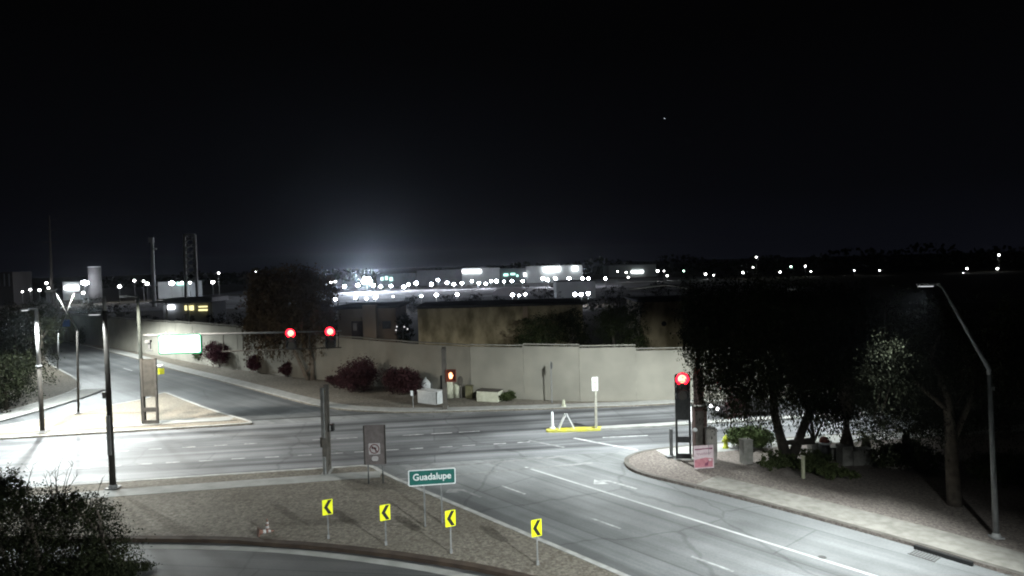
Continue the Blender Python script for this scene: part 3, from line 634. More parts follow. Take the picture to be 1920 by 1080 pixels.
b = MB(); b.plate(rrect(.36, .26, .1), c + Vector((0, -.004, -.76)), Xn, (0, 0, 1), 0, .008); b.build('small_plate', MATS['dull_sign_white'], t)
# keep-right sign on the median
p = P(1118.5, 803, H); c = PD(1115.5, 720, p.y - .05); t = thing('median_sign', 'small white sign high on a post at the yellow median nose', 'sign', p)
b = MB(); b.box((p.x, p.y, c.z/2 + .3), (.11, .11, c.z + .3)); b.box((p.x - .02, p.y, 1.1), (.16, .16, 2.0)); b.build('post', mat('cream_post', (.26, .25, .21), .8, (.34, .33, .28), 4), t)
Xk = Vector((1, .2, 0)).normalized(); b = MB(); b.plate(rrect(.44, .98, .04), c, Xk, (0, 0, 1), -.006, 0); pn = b.build('panel', M_swhite, t)
b = MB(); b.plate(rrect(.34, .14, .03), c + Vector((0, 0, .14)), Xk, (0, 0, 1), .001, .005); b.plate([(-.1, -.34), (.1, -.34), (.1, -.3), (.0, -.1), (-.06, -.1)], c, Xk, (0, 0, 1), .001, .005); b.build('markings', M_grey, pn)
# thin sign post at the far kerb, seen edge-on
p = P(1035, 756, H); zt_ = top_of(p, 1032, 681); t = thing('sign_post', 'thin grey post with an edge-on plate before the wall', 'sign', p)
b = MB(); b.tube([p, p + Vector((-.03, 0, zt_))], .045, 6); b.build('post', M_grey, t); b = MB(); b.box(p + Vector((-.03, 0, zt_ - .35)), (.03, .5, .7)); b.box(p + Vector((.06, .15, zt_ - .35)), (.02, .3, .5), rz=.4); b.build('plate', M_grey, t)
# blue sign at the far left bend
p = P(124, 640, H); c = PD(124, 606, p.y - .1); t = thing('blue_sign', 'small blue square sign on two posts at the far end of the road', 'sign', p)
M_blue = mat('blue_sign_face', (.03, .09, .42), .5, (.04, .11, .5), 4)
b = MB(); b.plate(rrect(1.35, 1.25, .08), c, (1, 0, 0), (0, 0, 1), -.03, 0); b.build('panel', M_blue, t)
for s_ in (-.45, .45): b = MB(); b.box((p.x + s_, p.y + .06, c.z/2), (.09, .09, c.z)); b.build('post', M_grey, t)
# campaign lawn sign
p = P(1320, 879, H); Xl = Vector((1, .12, 0)).normalized(); t = thing('lawn_sign', 'pink and white placard on wire legs leaning by the rusty post', 'sign', p)
c = p + Vector((0, 0, .68)); Zl = Vector((0, .06, 1)).normalized(); M_pink = mat('pink_print', (.24, .085, .105), .6, (.3, .12, .14), 5); M_lw = mat('placard_white', (.30, .235, .25), .6, (.37, .3, .31), 4); M_pur = mat('purple_ink', (.12, .03, .06), .6)
b = MB(); b.plate(rrect(1.17, 1.30, .03), c, Xl, Zl, -.012, 0); pn = b.build('placard', M_lw, t)
b = MB(); b.plate([(-.55, -.58), (.52, -.58), (.52, -.10), (.1, -.04), (-.55, -.14)], c, Xl, Zl, .001, .004); b.build('pink_panel', M_pink, pn)
b = MB(); b.plate([(-.53, .47), (.53, .50), (.53, .40), (.1, .43), (-.3, .39), (-.53, .41)], c, Xl, Zl, .001, .004); b.build('headline_band', M_pur, pn)
b = MB(); b.plate([(.22, -.5), (.02, -.5), (.06, -.36), (.2, -.3), (.3, -.16)], c, Xl, Zl, .005, .008); b.build('dark_patch', M_pur, pn)
b = MB()
pts_ = [(-.40 + .82*i/40, .16 + .055*math.sin(i*1.15) + .03*math.sin(i*2.7) + .03*i/40) for i in range(41)]
for a_, d_ in zip(pts_, pts_[1:]): b.plate([(a_[0], a_[1] - .022), (d_[0], d_[1] - .022), (d_[0], d_[1] + .022), (a_[0], a_[1] + .022)], c, Xl, Zl, .001, .004)
b.build('scrawl', M_pur, pn)
b = MB(); b.box(c + Xl*.36 + Vector((0, -.012, -.36)), (.17, .012, .46), rz=.12); b.build('figure_patch', M_lw, pn)
b = MB(); b.tube([p + Xl*(-.3), p + Xl*(-.3) + Vector((0, .03, .8))], .012, 5); b.tube([p + Xl*.3, p + Xl*.3 + Vector((0, .03, 1.5))], .015, 5); b.build('wire_leg', M_steel, t)

# ------------------------------------------------------------------ street furniture
def post(name, lab, cat, u, v, vt, w, m, group=None, foot=None):
    p = P(u, v, H); z = top_of(p, u, vt); t = thing(name, lab, cat, p, group)
    b = MB(); b.box((p.x, p.y, (z + H)/2), (w, w, z - H), rz=.3); b.build('shaft', m, t)
    b = MB(); (b.box((p.x, p.y, z + .02), (w*1.15, w*1.15, .05), rz=.3) if not foot else b.box((p.x - .05, p.y - .05, H + .05), (foot, foot*.7, .1), rz=.2)); b.build('base_plate' if foot else 'cap', m, t)
    return t
post('pedestrian_post', 'short grey button post just left of the black signal frame', 'post', 1259, 857, 804, .15, M_steel, foot=.55)
p = P(1297, 792, H); t = thing('marker_post', 'white tubular marker on the median behind the black signal frame', 'marker', p); b = MB(); b.lathe(p, [(.16, 0), (.12, .05), (.11, 1.1), (.06, 1.15)]); b.build('tube', M_white, t, True); b = MB(); b.box(p + Vector((-.1, 0, .03)), (.5, .4, .06)); b.build('base', M_grey, t)
p = P(1036, 803, H); t = thing('marker_post', 'white tubular marker standing left of the folding barricade', 'marker', p); b = MB(); b.lathe(p, [(.13, 0), (.10, .06), (.085, 1.15), (.04, 1.2)]); b.build('tube', M_white, t, True); b = MB(); b.lathe(p, [(.2, 0), (.2, .05), (.14, .09)]); b.build('base', M_white, t)
# folding A-frame barricade
p = P(1062, 803, H); t = thing('barricade', 'white folding barricade on the median beside the yellow nose', 'barricade', p)
for s_, nm in ((-1, 'front_leaf'), (1, 'rear_leaf')):
    b = MB(); f0, f1 = p + Vector((s_*.55, -.3, 0)), p + Vector((s_*.55, .3, 0)); t0, t1 = p + Vector((s_*.06, -.3, 1.0)), p + Vector((s_*.06, .3, 1.0))
    b.bar(f0, t0, .06); b.bar(f1, t1, .06)
    for k0, k1 in ((.80, 1.0), (.28, .50)):
        A_ = [f0.lerp(t0, k0), f1.lerp(t1, k0), f1.lerp(t1, k1), f0.lerp(t0, k1)]; n = Vector((s_*.03, 0, .01)); b.add(A_ + [x + n for x in A_], [(0,1,2,3), (7,6,5,4), (0,4,5,1), (1,5,6,2), (2,6,7,3), (3,7,4,0)])
    b.build(nm, M_white if s_ < 0 else M_swhite, t)
# tall cabinets behind the lawn sign
p = P(1314, 862, H); t = thing('utility_cabinet', 'tall rust-brown cabinet behind the pink placard', 'cabinet', p)
zc = top_of(p, 1314, 764); b = MB(); b.box((p.x + .04, p.y + .3, zc/2), (.74, .5, zc), rz=.1); b.build('body', MATS['rusty_brown_steel'], t)
b = MB(); b.box((p.x - .02, p.y + .04, zc/2 + .1), (.52, .02, zc*.8), rz=.1); b.build('door', M_rustd, t); b = MB(); b.box((p.x + .04, p.y + .3, zc + .03), (.82, .58, .06), rz=.1); b.build('lid', M_rustd, t)
b = MB(); b.lathe(PD(1303, 806, p.y - .02) + Vector((0, 0, -.12)), [(.02, 0), (.12, .06), (.14, .12), (.1, .2), (.03, .24)]); b.build('button', M_white, t, True)  # white knob painted for a bright reflection on the cabinet
p = P(1336, 868, H); t = thing('utility_cabinet', 'grey concrete pillar cabinet right of the rust-brown one', 'cabinet', p); zc = top_of(p, 1336, 804)
M_gc = mat('grey_cabinet', (.13, .12, .11), .8, (.18, .165, .15), 4); b = MB(); b.box((p.x, p.y + .25, zc/2), (.60, .5, zc), rz=-.08); b.build('body', M_gc, t); b = MB(); b.lathe((p.x - .05, p.y + .25, zc), [(.1, 0), (.09, .12), (.04, .16)]); b.build('vent', M_gc, t); b = MB(); b.box((p.x, p.y + .25, zc*.62), (.64, .54, .05), rz=-.08); b.build('lid', M_gc, t)
# hydrant
p = P(1361, 840, H); t = thing('fire_hydrant', 'yellow-green hydrant on the lit pavement by the bush', 'hydrant', p); M_hyd = mat('hydrant_paint', (.32, .36, .02), .5, (.4, .42, .04), 8)
b = MB(); b.lathe(p, [(.2, 0), (.2, .06), (.13, .08), (.13, .52), (.17, .54), (.17, .6), (.12, .7), (.04, .78), (.04, .84)]); b.build('barrel', M_hyd, t, True)
for s_ in (-1, 1): b = MB(); b.tube([p + Vector((0, 0, .45)), p + Vector((.23*s_, 0, .45))], .07, 8); b.build('outlet', M_hyd, t)
# stone pillars, litter bin and planters under the right-hand trees
M_stone = mat('grey_block', (.15, .145, .13), .95, (.22, .21, .19), 3.5, bump=.2)
def block(lab, u, v, vt, wpx, m=M_stone, dpt=.5, rz=.1, name='stone_block', cat='stone block', group='grey blocks under the trees'):
    p = P(u, v, H); z = top_of(p, u, vt); w = wpx*p.y/F; t = thing(name, lab, cat, p, group)
    b = MB(); b.box((p.x, p.y + dpt/2, z/2), (w, dpt, z), rz=rz); b.build('body', m, t); b = MB(); b.box((p.x, p.y + dpt/2, z + .04), (w*1.06, dpt*1.06, .09), rz=rz); b.build('cap', m, t); return t
block('pale grey stone pillar in front of the green bush', 1402, 870, 828, 19, rz=.25)
block('grey pillar touching the left side of the litter bin', 1528, 856, 833, 15)
block('low dark block right of the litter bin', 1566, 862, 842, 16)
block('wide grey block below the small palm with fronds', 1620, 872, 848, 44, dpt=.8)
block('grey block at the foot of the dark bottle-shaped palm', 1589, 873, 840, 20, dpt=.7)
p = P(1546, 860, H); t = thing('litter_bin', 'dark round litter bin with a pale rim and red-brown dome', 'bin', p); zc = top_of(p, 1546, 833)
b = MB(); b.lathe(p, [(.30, 0), (.31, zc - .1)], 16); b.build('body', M_blackp, t, True); b = MB(); b.lathe(p, [(.33, zc - .10), (.33, zc)], 16); b.build('rim', M_white, t, True); b = MB(); b.lathe(p + Vector((0, 0, zc + .002)), [(.29, 0), (.27, .16), (.17, .28), (.04, .33)], 16); b.build('dome_lid', mat('red_brown_lid', (.14, .04, .03), .6, (.18, .06, .045), 5), t, True)
post('marker_stake', 'thin pale stake on the dark verge below the leaning trunk', 'stake', 1506, 897, 856, .13, mat('pale_stake', (.22, .22, .15), .8, (.28, .28, .2), 5))
# utility cabinets at the foot of the wall
def box_thing(name, lab, cat, u, v, vt, w, d, rz, m, m2=None, lid=True):
    p = P(u, v, H); z = top_of(p, u, vt); t = thing(name, lab, cat, p); b = MB(); b.box((p.x, p.y + d*.5, z/2 + .05), (w, d, z - .1), rz=rz); b.build('body', m, t)
    if lid: b = MB(); b.box((p.x, p.y + d*.5, z + .03), (w + .08, d + .08, .08), rz=rz); b.build('lid', m2 or m, t)
    R = Matrix.Rotation(rz, 3, 'Z'); b = MB(); b.box(Vector((p.x, p.y + d*.5, z*.5)) + R @ Vector((0, -d*.5, 0)), (w*.8, .03, z*.7), rz=rz); b.build('door', m, t); return t
M_cream = mat('cream_paint', (.42, .42, .32), .7, (.5, .5, .4), 4)
box_thing('transformer_box', 'long white and grey box by the wall, left of the pedestrian signal', 'utility box', 807, 757, 735, 2.1, 1.1, -.62, M_swhite, M_white)
p = P(799, 737, H); t = thing('white_tank', 'small white pointed tank behind the long white box', 'tank', p); b = MB(); b.lathe(p, [(.42, 0), (.45, .9), (.3, 1.15), (.1, 1.35), (.05, 1.5)], 14); b.build('tank_body', M_white, t, True); b = MB(); b.tube([p + Vector((.15, 0, .9)), p + Vector((.55, 0, 1.0)), p + Vector((.55, 0, .4))], .05, 6); b.build('pipe', M_steel, t)
for (u, v, vt, r, lab) in ((843, 746, 717, .36, 'pale tank directly below the pedestrian hand'), (857, 745, 721, .30, 'cream tank between the pedestrian hand and the wall meter')):
    p = P(u, v, H); z = top_of(p, u, vt); t = thing('cream_tank', lab, 'tank', p, 'cream tanks by the wall'); b = MB(); b.lathe(p, [(r, 0), (r, z - .25), (r*.8, z - .08), (r*.3, z)], 14); b.build('tank_body', M_cream, t, True); b = MB(); b.box((p.x, p.y - r, z*.6), (r*.5, .06, z*.5)); b.build('door', M_cream, t)
p = P(864, 746, H); c = PD(863, 714, p.y); t = thing('meter_post', 'dark oval meter on a bent post before the wall', 'meter', p); b = MB(); b.tube([p, p + Vector((.03, 0, 1.0)), Vector((c.x, c.y, c.z - .5))], .09, 8); b.build('post', M_rustd, t); b = MB(); b.plate([(.26*math.cos(a*math.pi/10), .42*math.sin(a*math.pi/10)) for a in range(20)], c, (1, 0, 0), (0, 0, 1), -.1, .1); b.build('meter', M_rust, t)
box_thing('bin', 'olive brown bin standing by the wall left of the beige box', 'bin', 880, 747, 725, .62, .62, -.1, mat('olive_bin', (.09, .085, .045), .8, (.12, .11, .06), 5))
box_thing('transformer_box', 'beige low box by the wall with a dark side and shrub', 'utility box', 918, 753, 734, 2.0, 1.1, -.38, M_cream, M_rust)
p = P(775, 766, H); t = thing('cable_marker', 'thin post with a white tip beside the long white box', 'marker', p); z = top_of(p, 774, 737); b = MB(); b.tube([p, p + Vector((0, 0, z))], .04, 6); b.build('post', M_grey, t); b = MB(); b.box(p + Vector((-.08, -.03, z - .15)), (.2, .03, .42)); b.build('tag_plate', M_white, t)
p = P(1057, 762, H); t = thing('stub_pipe', 'small pale pipe stub on the far verge by the wall', 'pipe', p); b = MB(); b.lathe(p, [(.14, 0), (.12, .5), (.08, .55)]); b.build('pipe_body', M_cream, t, True); b = MB(); b.lathe(p, [(.2, 0), (.2, .08)]); b.build('flange', M_cream, t)
# traffic cones on the near island
M_or = mat('faded_orange', (.12, .06, .042), .7, (.16, .08, .06), 6)
M_dullw = mat('dull_white_band', (.26, .25, .24), .7, (.34, .33, .32), 6)
def cone(p, name, lab, Mx):
    t = thing(name, lab, 'traffic cone', p, 'traffic cones')
    b = MB(); b.prism(rrect(.36, .36, .05), 0, .04); b.v = [tuple(p + Mx @ Vector(v)) for v in b.v]; b.build('base', M_or, t)
    for z0, z1, m in ((.04, .2, M_or), (.2, .34, M_dullw), (.34, .44, M_or), (.44, .55, M_dullw), (.55, .70, M_or)):
        b = MB(); b.lathe((0, 0, 0), [(.14 - .15*z0, z0), (.14 - .15*z1, z1)], 12); b.v = [tuple(p + Mx @ Vector(v)) for v in b.v]; b.build('band', m, t, True)
cone(P(501.5, 997, H), 'traffic_cone', 'small faded traffic cone standing upright on the near island', Matrix.Scale(.85, 3))
cone(P(484, 1005, H) + Vector((0, 0, .17)), 'traffic_cone', 'tipped over traffic cone beside the standing one', Matrix.Rotation(.6, 3, 'Z') @ Matrix.Rotation(1.7, 3, 'Y'))
# car waiting in the far lanes behind the hanging branches
p = P(1392, 777, .004); dcar = -SD
t = thing('parked_car', 'dark car in the far lanes with one headlight shining past the branches', 'car', p); M_car = mat('dark_car_paint', (.02, .018, .02), .3, (.03, .028, .03), 3, spec=.6); M_glass = mat('car_glass', (.01, .01, .012), .1, spec=.8)
def car_pt(x, y, z): return p + dcar*x + Vector((-dcar.y, dcar.x, 0))*y + Vector((0, 0, z))
prof = [(-2.2, .35), (-2.25, .75), (-2.1, .95), (-1.3, 1.02), (-.85, 1.42), (.35, 1.45), (1.05, 1.0), (2.0, .85), (2.25, .62), (2.2, .32)]
b = MB(); k_ = len(prof); sec = []
for y, s_ in ((-.86, .96), (-.7, 1), (.7, 1), (.86, .96)): sec.append([car_pt(x*s_, y*(.86 if z > 1.1 else 1), z) for x, z in prof])
for i in range(3): b.add(sec[i] + sec[i+1], [(j, (j+1) % k_, k_ + (j+1) % k_, k_ + j) for j in range(k_)])
b.add(sec[0], [tuple(range(k_))]); b.add(sec[3], [tuple(range(k_-1, -1, -1))]); b.build('body', M_car, t)
b = MB(); b.add([car_pt(x, y, z) for y in (-.765, .765) for x, z in ((-1.1, 1.06), (-.78, 1.36), (.3, 1.38), (.85, 1.06))], [(0,1,2,3), (7,6,5,4)]); b.build('side_window', M_glass, t)
for x in (-1.35, 1.4):
    for y in (-.8, .8):
        b = MB(); b.tube([car_pt(x, y - .1, .33), car_pt(x, y + .1, .33)], .33, 16); w_ = b.build('wheel', M_sblack, t); b = MB(); b.tube([car_pt(x, y - .105, .33), car_pt(x, y + .105, .33)], .19, 12); b.build('rim', M_steel, w_)
for y in (-.6, .6): b = MB(); b.tube([car_pt(2.2, y, .66), car_pt(2.32, y, .66)], .12, 10); b.build('headlight', emit('headlight', (.95, .97, 1), 3.0), t)

# ------------------------------------------------------------------ trees and shrubs
def leafmat(name, c1, c2, scale=.9): return mat(name, c1, .75, c2, scale, ramp=(.36, .64), spec=.05)
M_lf_dark = leafmat('dark_leaves', (.022, .028, .012), (.045, .055, .022))
M_lf_black = leafmat('black_green_leaves', (.008, .0095, .005), (.017, .02, .0095))
M_lf_verge = leafmat('dim_grey_leaves', (.011, .0125, .008), (.022, .024, .015))
M_lf_olive = leafmat('olive_leaves', (.040, .045, .018), (.08, .085, .035))
M_lf_grey = leafmat('grey_green_leaves', (.055, .06, .032), (.11, .115, .06))
M_lf_red = leafmat('bougainvillea_leaves', (.055, .017, .025), (.09, .029, .04), 1.6)
M_lf_maroon = leafmat('dark_maroon_leaves', (.030, .013, .014), (.056, .024, .026), 1.6)
M_lf_green = leafmat('bush_leaves', (.045, .065, .025), (.085, .11, .045), 1.6)
M_lf_mesq = leafmat('mesquite_leaves', (.045, .032, .020), (.085, .06, .036), .7)
M_bark = mat('bark', (.05, .04, .032), .95, (.09, .075, .06), 4.0, bump=.4)
M_darkbark = mat('dark_bark', (.02, .017, .014), .95, (.038, .032, .026), 4.0, bump=.4)
M_barkp = mat('pale_bark', (.11, .09, .07), .95, (.17, .14, .11), 4.0, bump=.4)
SEED = [11]
def seed(): SEED[0] += 7; return SEED[0]
def pxblobs(L, y, depth=.85):
    o = []
    for i, (u, v, ru, rv) in enumerate(L):
        yy = y + ((i*37 % 11) - 5)*.12; c = PD(u, v, yy); k_ = yy/F; o.append((c.x, c.y, c.z, ru*k_, (ru + rv)/2*k_*depth, rv*k_))
    return o
def limbs(mb, runs, y):
    for r in runs:
        pts = [PD(u, v, y + dy) for u, v, dy, w in r]; mb.tube(pts, [w for *_, w in r], 9)
def tree(name, lab, base, runs, blobs, n, size, m, bark=M_bark, weep=0, wl=(1, 3), wsize=None, cat='tree', group=None, shell=.5, csize=.11, floor=1.2, aspect=.5):
    t = thing(name, lab, cat, base, group); y = base.y
    b = MB(); limbs(b, runs, y)
    r = random.Random(seed())
    tips = [PD(q[-1][0], q[-1][1], y + q[-1][2]) for q in runs]
    for bl in blobs:                                          # boughs reaching into each part of the crown
        a = min(tips, key=lambda q: (q - Vector(bl[:3])).length); c = Vector(bl[:3])
        for _ in range(2):
            e_ = c + Vector((r.uniform(-.5, .5)*bl[3], r.uniform(-.5, .5)*bl[4], r.uniform(-.1, .6)*bl[5])); mid = a.lerp(e_, .5) + Vector((r.uniform(-.3, .3), r.uniform(-.3, .3), r.uniform(0, .5)))
            b.tube([a, mid, e_], [.075, .05, .018], 5)
    b.build('trunk', bark, t, True)
    C = blob_pts(blobs, n, seed(), shell=shell, csize=csize); cr = leaves('crown', m, C, size, seed(), t, aspect=aspect)
    if weep:
        S_ = strand_pts(blobs, weep, seed(), wl, floor=floor); leaves('hanging_foliage', m, S_, wsize or size, seed(), t, aspect=.34, droop=True)
    return t
def bush(lab, u, v, ru, rv, m, n=1500, size=.16, name='shrub', cat='shrub', group=None, lobes=5, y_=None, spiky=0):
    ru, rv = ru*1.3, rv*1.25; p = P(u, v, H) if y_ is None else Vector((PD(u, v, y_).x, y_, 0)); k_ = p.y/F; r = random.Random(seed()); bl = []
    for i in range(lobes):
        a = r.uniform(-1, 1); bl.append((p.x + a*ru*k_*.62, p.y + r.uniform(-.4, .4)*ru*k_, p.z + rv*k_*r.uniform(.75, 1.15), ru*k_*r.uniform(.4, .58), ru*k_*.5, rv*k_*r.uniform(.6, .85)))
    t = thing(name, lab, cat, p, group); C = blob_pts(bl, n*5, seed(), shell=.15, csize=.15); leaves('foliage', m, C, size*1.25, seed(), t)
    b = MB()
    for i in range(5): b.tube([p + Vector((r.uniform(-.2, .2), r.uniform(-.2, .2), -.05)), p + Vector((r.uniform(-.5, .5)*ru*k_, r.uniform(-.4, .4)*ru*k_, rv*k_*1.1))], [.04, .012], 5)
    for i in range(spiky):
        a = r.uniform(-.8, .8); q = p + Vector((a*ru*k_, r.uniform(-.3, .3), rv*k_*1.3)); b.tube([q, q + Vector((r.uniform(-.15, .2), 0, rv*k_*r.uniform(.35, .75)))], [.06, .015], 5)
    b.build('stem', M_bark, t); return t

# the weeping tree on the right corner
p = P(1476, 862, H)
tree('weeping_tree', 'big weeping tree with forked trunk behind the litter bin, branches hanging low', p,
     [[(1476, 866, 0, .34), (1464, 822, 0, .28), (1453, 780, 0, .24), (1448, 700, .1, .2), (1425, 640, .2, .13)],
      [(1482, 866, 0, .30), (1500, 818, -.1, .25), (1520, 765, -.1, .22), (1542, 705, -.1, .18), (1560, 640, 0, .12)],
      [(1466, 830, 0, .11), (1490, 829, -.1, .17), (1512, 827, -.2, .2), (1527, 826, -.3, .21)]],
     pxblobs([(1325, 620, 45, 80), (1310, 560, 35, 40), (1600, 600, 45, 70), (1395, 570, 75, 65), (1470, 575, 85, 60), (1545, 580, 70, 60), (1440, 650, 95, 60), (1545, 665, 80, 75), (1350, 680, 45, 45), (1490, 700, 60, 50), (1580, 730, 45, 50), (1400, 700, 45, 45), (1345, 715, 35, 30), (1425, 735, 50, 28), (1560, 765, 45, 28), (1510, 745, 40, 25)], p.y),
     46000, .15, M_lf_black, bark=M_darkbark, weep=3400, wl=(.9, 4.0), wsize=.17, floor=1.6, shell=.15, csize=.16)
p = P(1368, 800, H); tree('young_tree', 'slim young tree with dark round top left of the green bush', p, [[(1369, 840, 0, .05), (1370, 800, 0, .045), (1372, 775, 0, .03)]], pxblobs([(1378, 765, 24, 24), (1372, 745, 18, 20), (1392, 770, 16, 18)], p.y), 1500, .15, M_lf_maroon, cat='tree')
# the tree under the right lamp
p = P(1790, 946, H)
tree('verge_tree', 'tree with dark straight trunk beside the slanted lamp post, pale leaves on its left', p,
     [[(1790, 952, 0, .33), (1786, 880, 0, .29), (1783, 820, 0, .26), (1775, 740, 0, .2), (1745, 670, .1, .12)], [(1784, 830, 0, .18), (1815, 760, .2, .14), (1840, 690, .3, .08)], [(1779, 770, 0, .14), (1720, 720, -.3, .1), (1690, 670, -.4, .06)]],
     pxblobs([(1682, 645, 46, 50), (1690, 700, 54, 40), (1660, 690, 44, 46)], p.y - .9) + pxblobs([(1640, 800, 35, 30), (1760, 800, 60, 35), (1670, 720, 60, 50), (1740, 690, 70, 60), (1640, 740, 40, 55), (1720, 770, 85, 48), (1800, 690, 75, 65), (1870, 720, 55, 65), (1850, 790, 60, 40), (1770, 620, 60, 45), (1905, 650, 45, 60)], p.y + .9),
     56000, .095, M_lf_verge, weep=1100, wl=(.6, 2.4), wsize=.11, floor=1.9, shell=.2, csize=.15)
# mesquite behind the truss signal
p = P(583, 712, H)
tree('mesquite_tree', 'drooping mesquite with leaning trunks before the wall, behind the two red signals', p,
     [[(580, 716, 0, .24), (566, 688, 0, .2), (550, 655, 0, .17), (535, 615, .2, .12)], [(586, 716, 0, .26), (586, 682, .1, .21), (578, 650, .1, .18), (582, 600, .2, .13)], [(574, 700, .1, .12), (592, 670, .3, .1), (600, 640, .3, .07)]],
     pxblobs([(500, 560, 40, 48), (545, 535, 50, 40), (590, 545, 40, 42), (520, 600, 55, 36), (575, 595, 48, 38), (608, 600, 24, 40), (482, 610, 24, 45), (540, 630, 50, 25), (490, 520, 25, 20)], p.y),
     22000, .28, M_lf_mesq, bark=M_barkp, weep=700, wl=(1.2, 4.2), wsize=.32, floor=1.9)
# the large shrub at the lower left
p = Vector((PD(80, 1000, 27).x, 27, 0))
t = tree('foreground_shrub', 'large dark leafy shrub filling the lower left corner', p,
     [[(90, 1180, 0, .16), (80, 1080, 0, .12), (60, 990, 0, .08)], [(95, 1180, 0, .14), (150, 1080, -.2, .1), (190, 1000, -.2, .05)], [(70, 1180, 0, .12), (10, 1050, .1, .08), (-20, 960, .1, .05)]],
     pxblobs([(20, 935, 60, 42), (-30, 950, 60, 70), (80, 960, 60, 45), (135, 945, 55, 32), (180, 970, 50, 40), (70, 1020, 110, 60), (190, 1040, 75, 55), (90, 1090, 160, 60), (225, 1080, 60, 40), (10, 905, 40, 24), (-60, 1030, 90, 90)], 27, .7),
     62000, .105, M_lf_black, cat='shrub', shell=.12, csize=.12)
r = random.Random(5)
for (a0, a1) in (((98, 935), (92, 885)), ((105, 935), (112, 870)), ((112, 940), (128, 878)), ((100, 930), (84, 892)), ((120, 940), (138, 868)), ((110, 930), (103, 876)), ((180, 940), (192, 896)), ((50, 920), (62, 872)), ((20, 905), (12, 874)), ((118, 930), (146, 890))):
    q0, q1 = PD(*a0, 26.8), PD(*a1, 26.8); q = q0.lerp(q1, .5) + Vector((r.uniform(-.12, .12), 0, 0)); b = MB(); b.tube([q0, q, q1], [.022, .015, .006], 5)
    for i in range(4):
        s_ = q.lerp(q1, r.random()); b.tube([s_, s_ + Vector((r.uniform(-.3, .3), r.uniform(-.2, .2), r.uniform(.1, .35)))], [.008, .004], 4)
    b.build('bare_twig', M_bark, t)
# shrubs along the wall verge
for args in (('maroon bougainvillea, brightest and roundest of the wall shrubs, right of the glowing sign', 415, 688, 30, 22, M_lf_red, 1800, .17), ('dark maroon shrub by the wall below the truss end post', 483, 698, 21, 15, M_lf_red, 1200, .17), ('small maroon shrub left of the mesquite trunks', 540, 706, 15, 13, M_lf_maroon, 900, .17),
             ('low dark shrub lying at the left foot of the biggest maroon shrub', 630, 727, 18, 10, M_lf_maroon, 700, .16), ('biggest dark maroon shrub, wide and low before the wall', 676, 735, 44, 27, M_lf_maroon, 3000, .16), ('spiky dark maroon shrub beside the long white box', 750, 740, 33, 23, M_lf_maroon, 2400, .16)):
    bush(*args, group='maroon shrubs along the wall', spiky=7 if 'spiky' in args[0] else 0)
for args in (('green shrub behind the glowing sign, touching the maroon bougainvillea', 384, 680, 21, 14, M_lf_green, 1000, .18), ('dark round green shrub at the far end of the wall', 168, 642, 18, 14, M_lf_dark, 900, .24), ('low wide green shrub by the wall right of the dark near post', 232, 648, 20, 10, M_lf_olive, 900, .24), ('small shrub beside the mast pole before the wall', 262, 656, 9, 8, M_lf_olive, 400, .2)):
    bush(*args, group='green shrubs along the wall')
bush('dark low shrub at the right side of the beige box', 952, 751, 16, 8, M_lf_dark, 600, .14)
bush('green bush by the hydrant behind the stone pillar', 1408, 840, 36, 18, M_lf_green, 2600, .11)
bush('dark low planting around the forked trunk', 1490, 872, 60, 9, M_lf_dark, 1800, .11)
bush('dark low shrub behind the thin stake', 1560, 888, 50, 10, M_lf_dark, 1500, .11)
bush('dark shrub right of the small palm', 1690, 880, 50, 22, M_lf_dark, 2200, .12)
bush('dark shrub in the right edge shade behind the lamp post', 1880, 905, 60, 24, M_lf_dark, 2200, .12)
# palms
def palm(lab, u, v, prof, nf, L, m, up=.5):
    p = P(u, v, H); t = thing('palm_tree', lab, 'palm', p, 'palms under the trees'); b = MB(); b.lathe(p, prof, 14); b.build('trunk', M_bark, t, True)
    top = p + Vector((0, 0, prof[-1][1])); r = random.Random(seed()); b = MB()
    for i in range(nf):
        a = 2*math.pi*i/nf + r.uniform(-.2, .2); el = r.uniform(-.25, 1.1)*up*2; d = Vector((math.cos(a), math.sin(a), 0)); pts = []
        l_ = L*r.uniform(.75, 1.1)
        for k_ in range(9):
            s_ = k_/8; pts.append(top + d*l_*s_*math.cos(el*.6) + Vector((0, 0, l_*(math.sin(el)*s_ - .75*s_*s_))))
        b.tube(pts, [.03*(1 - .8*k_/8) for k_ in range(9)], 4)
        for k_ in range(1, 9):
            for h in (0, .5):
                c = pts[k_-1].lerp(pts[k_], h); f = (pts[k_] - pts[k_-1]).normalized(); sd_ = f.cross(Vector((0, 0, 1))).normalized(); w = .36*L/2*(1 - .55*abs(k_/8 - .4))
                for sg_ in (-1, 1):
                    tip = c + sd_*sg_*w*.8 + f*w*.5 - Vector((0, 0, w*.35)); b.add([c - f*.03, tip, c + f*.03], [(0, 1, 2)])
    b.build('frond', m, t); return t
palm('dark bottle-shaped palm right of the litter bin', 1588, 866, [(.34, 0), (.42, .35), (.40, .9), (.30, 1.4), (.17, 1.9), (.16, 2.6), (.3, 2.8), (.42, 3.6), (.38, 4.6), (.2, 5.2)], 22, 2.0, M_lf_dark)
palm('small palm with open fronds over the wide grey block', 1624, 858, [(.30, 0), (.33, .3), (.25, .8), (.15, 1.15)], 16, 1.5, M_lf_olive)
palm('dim palm with low fronds between the grey blocks and the straight trunk', 1700, 868, [(.25, 0), (.28, .5), (.2, 1.3), (.15, 1.7)], 16, 1.9, M_lf_olive)

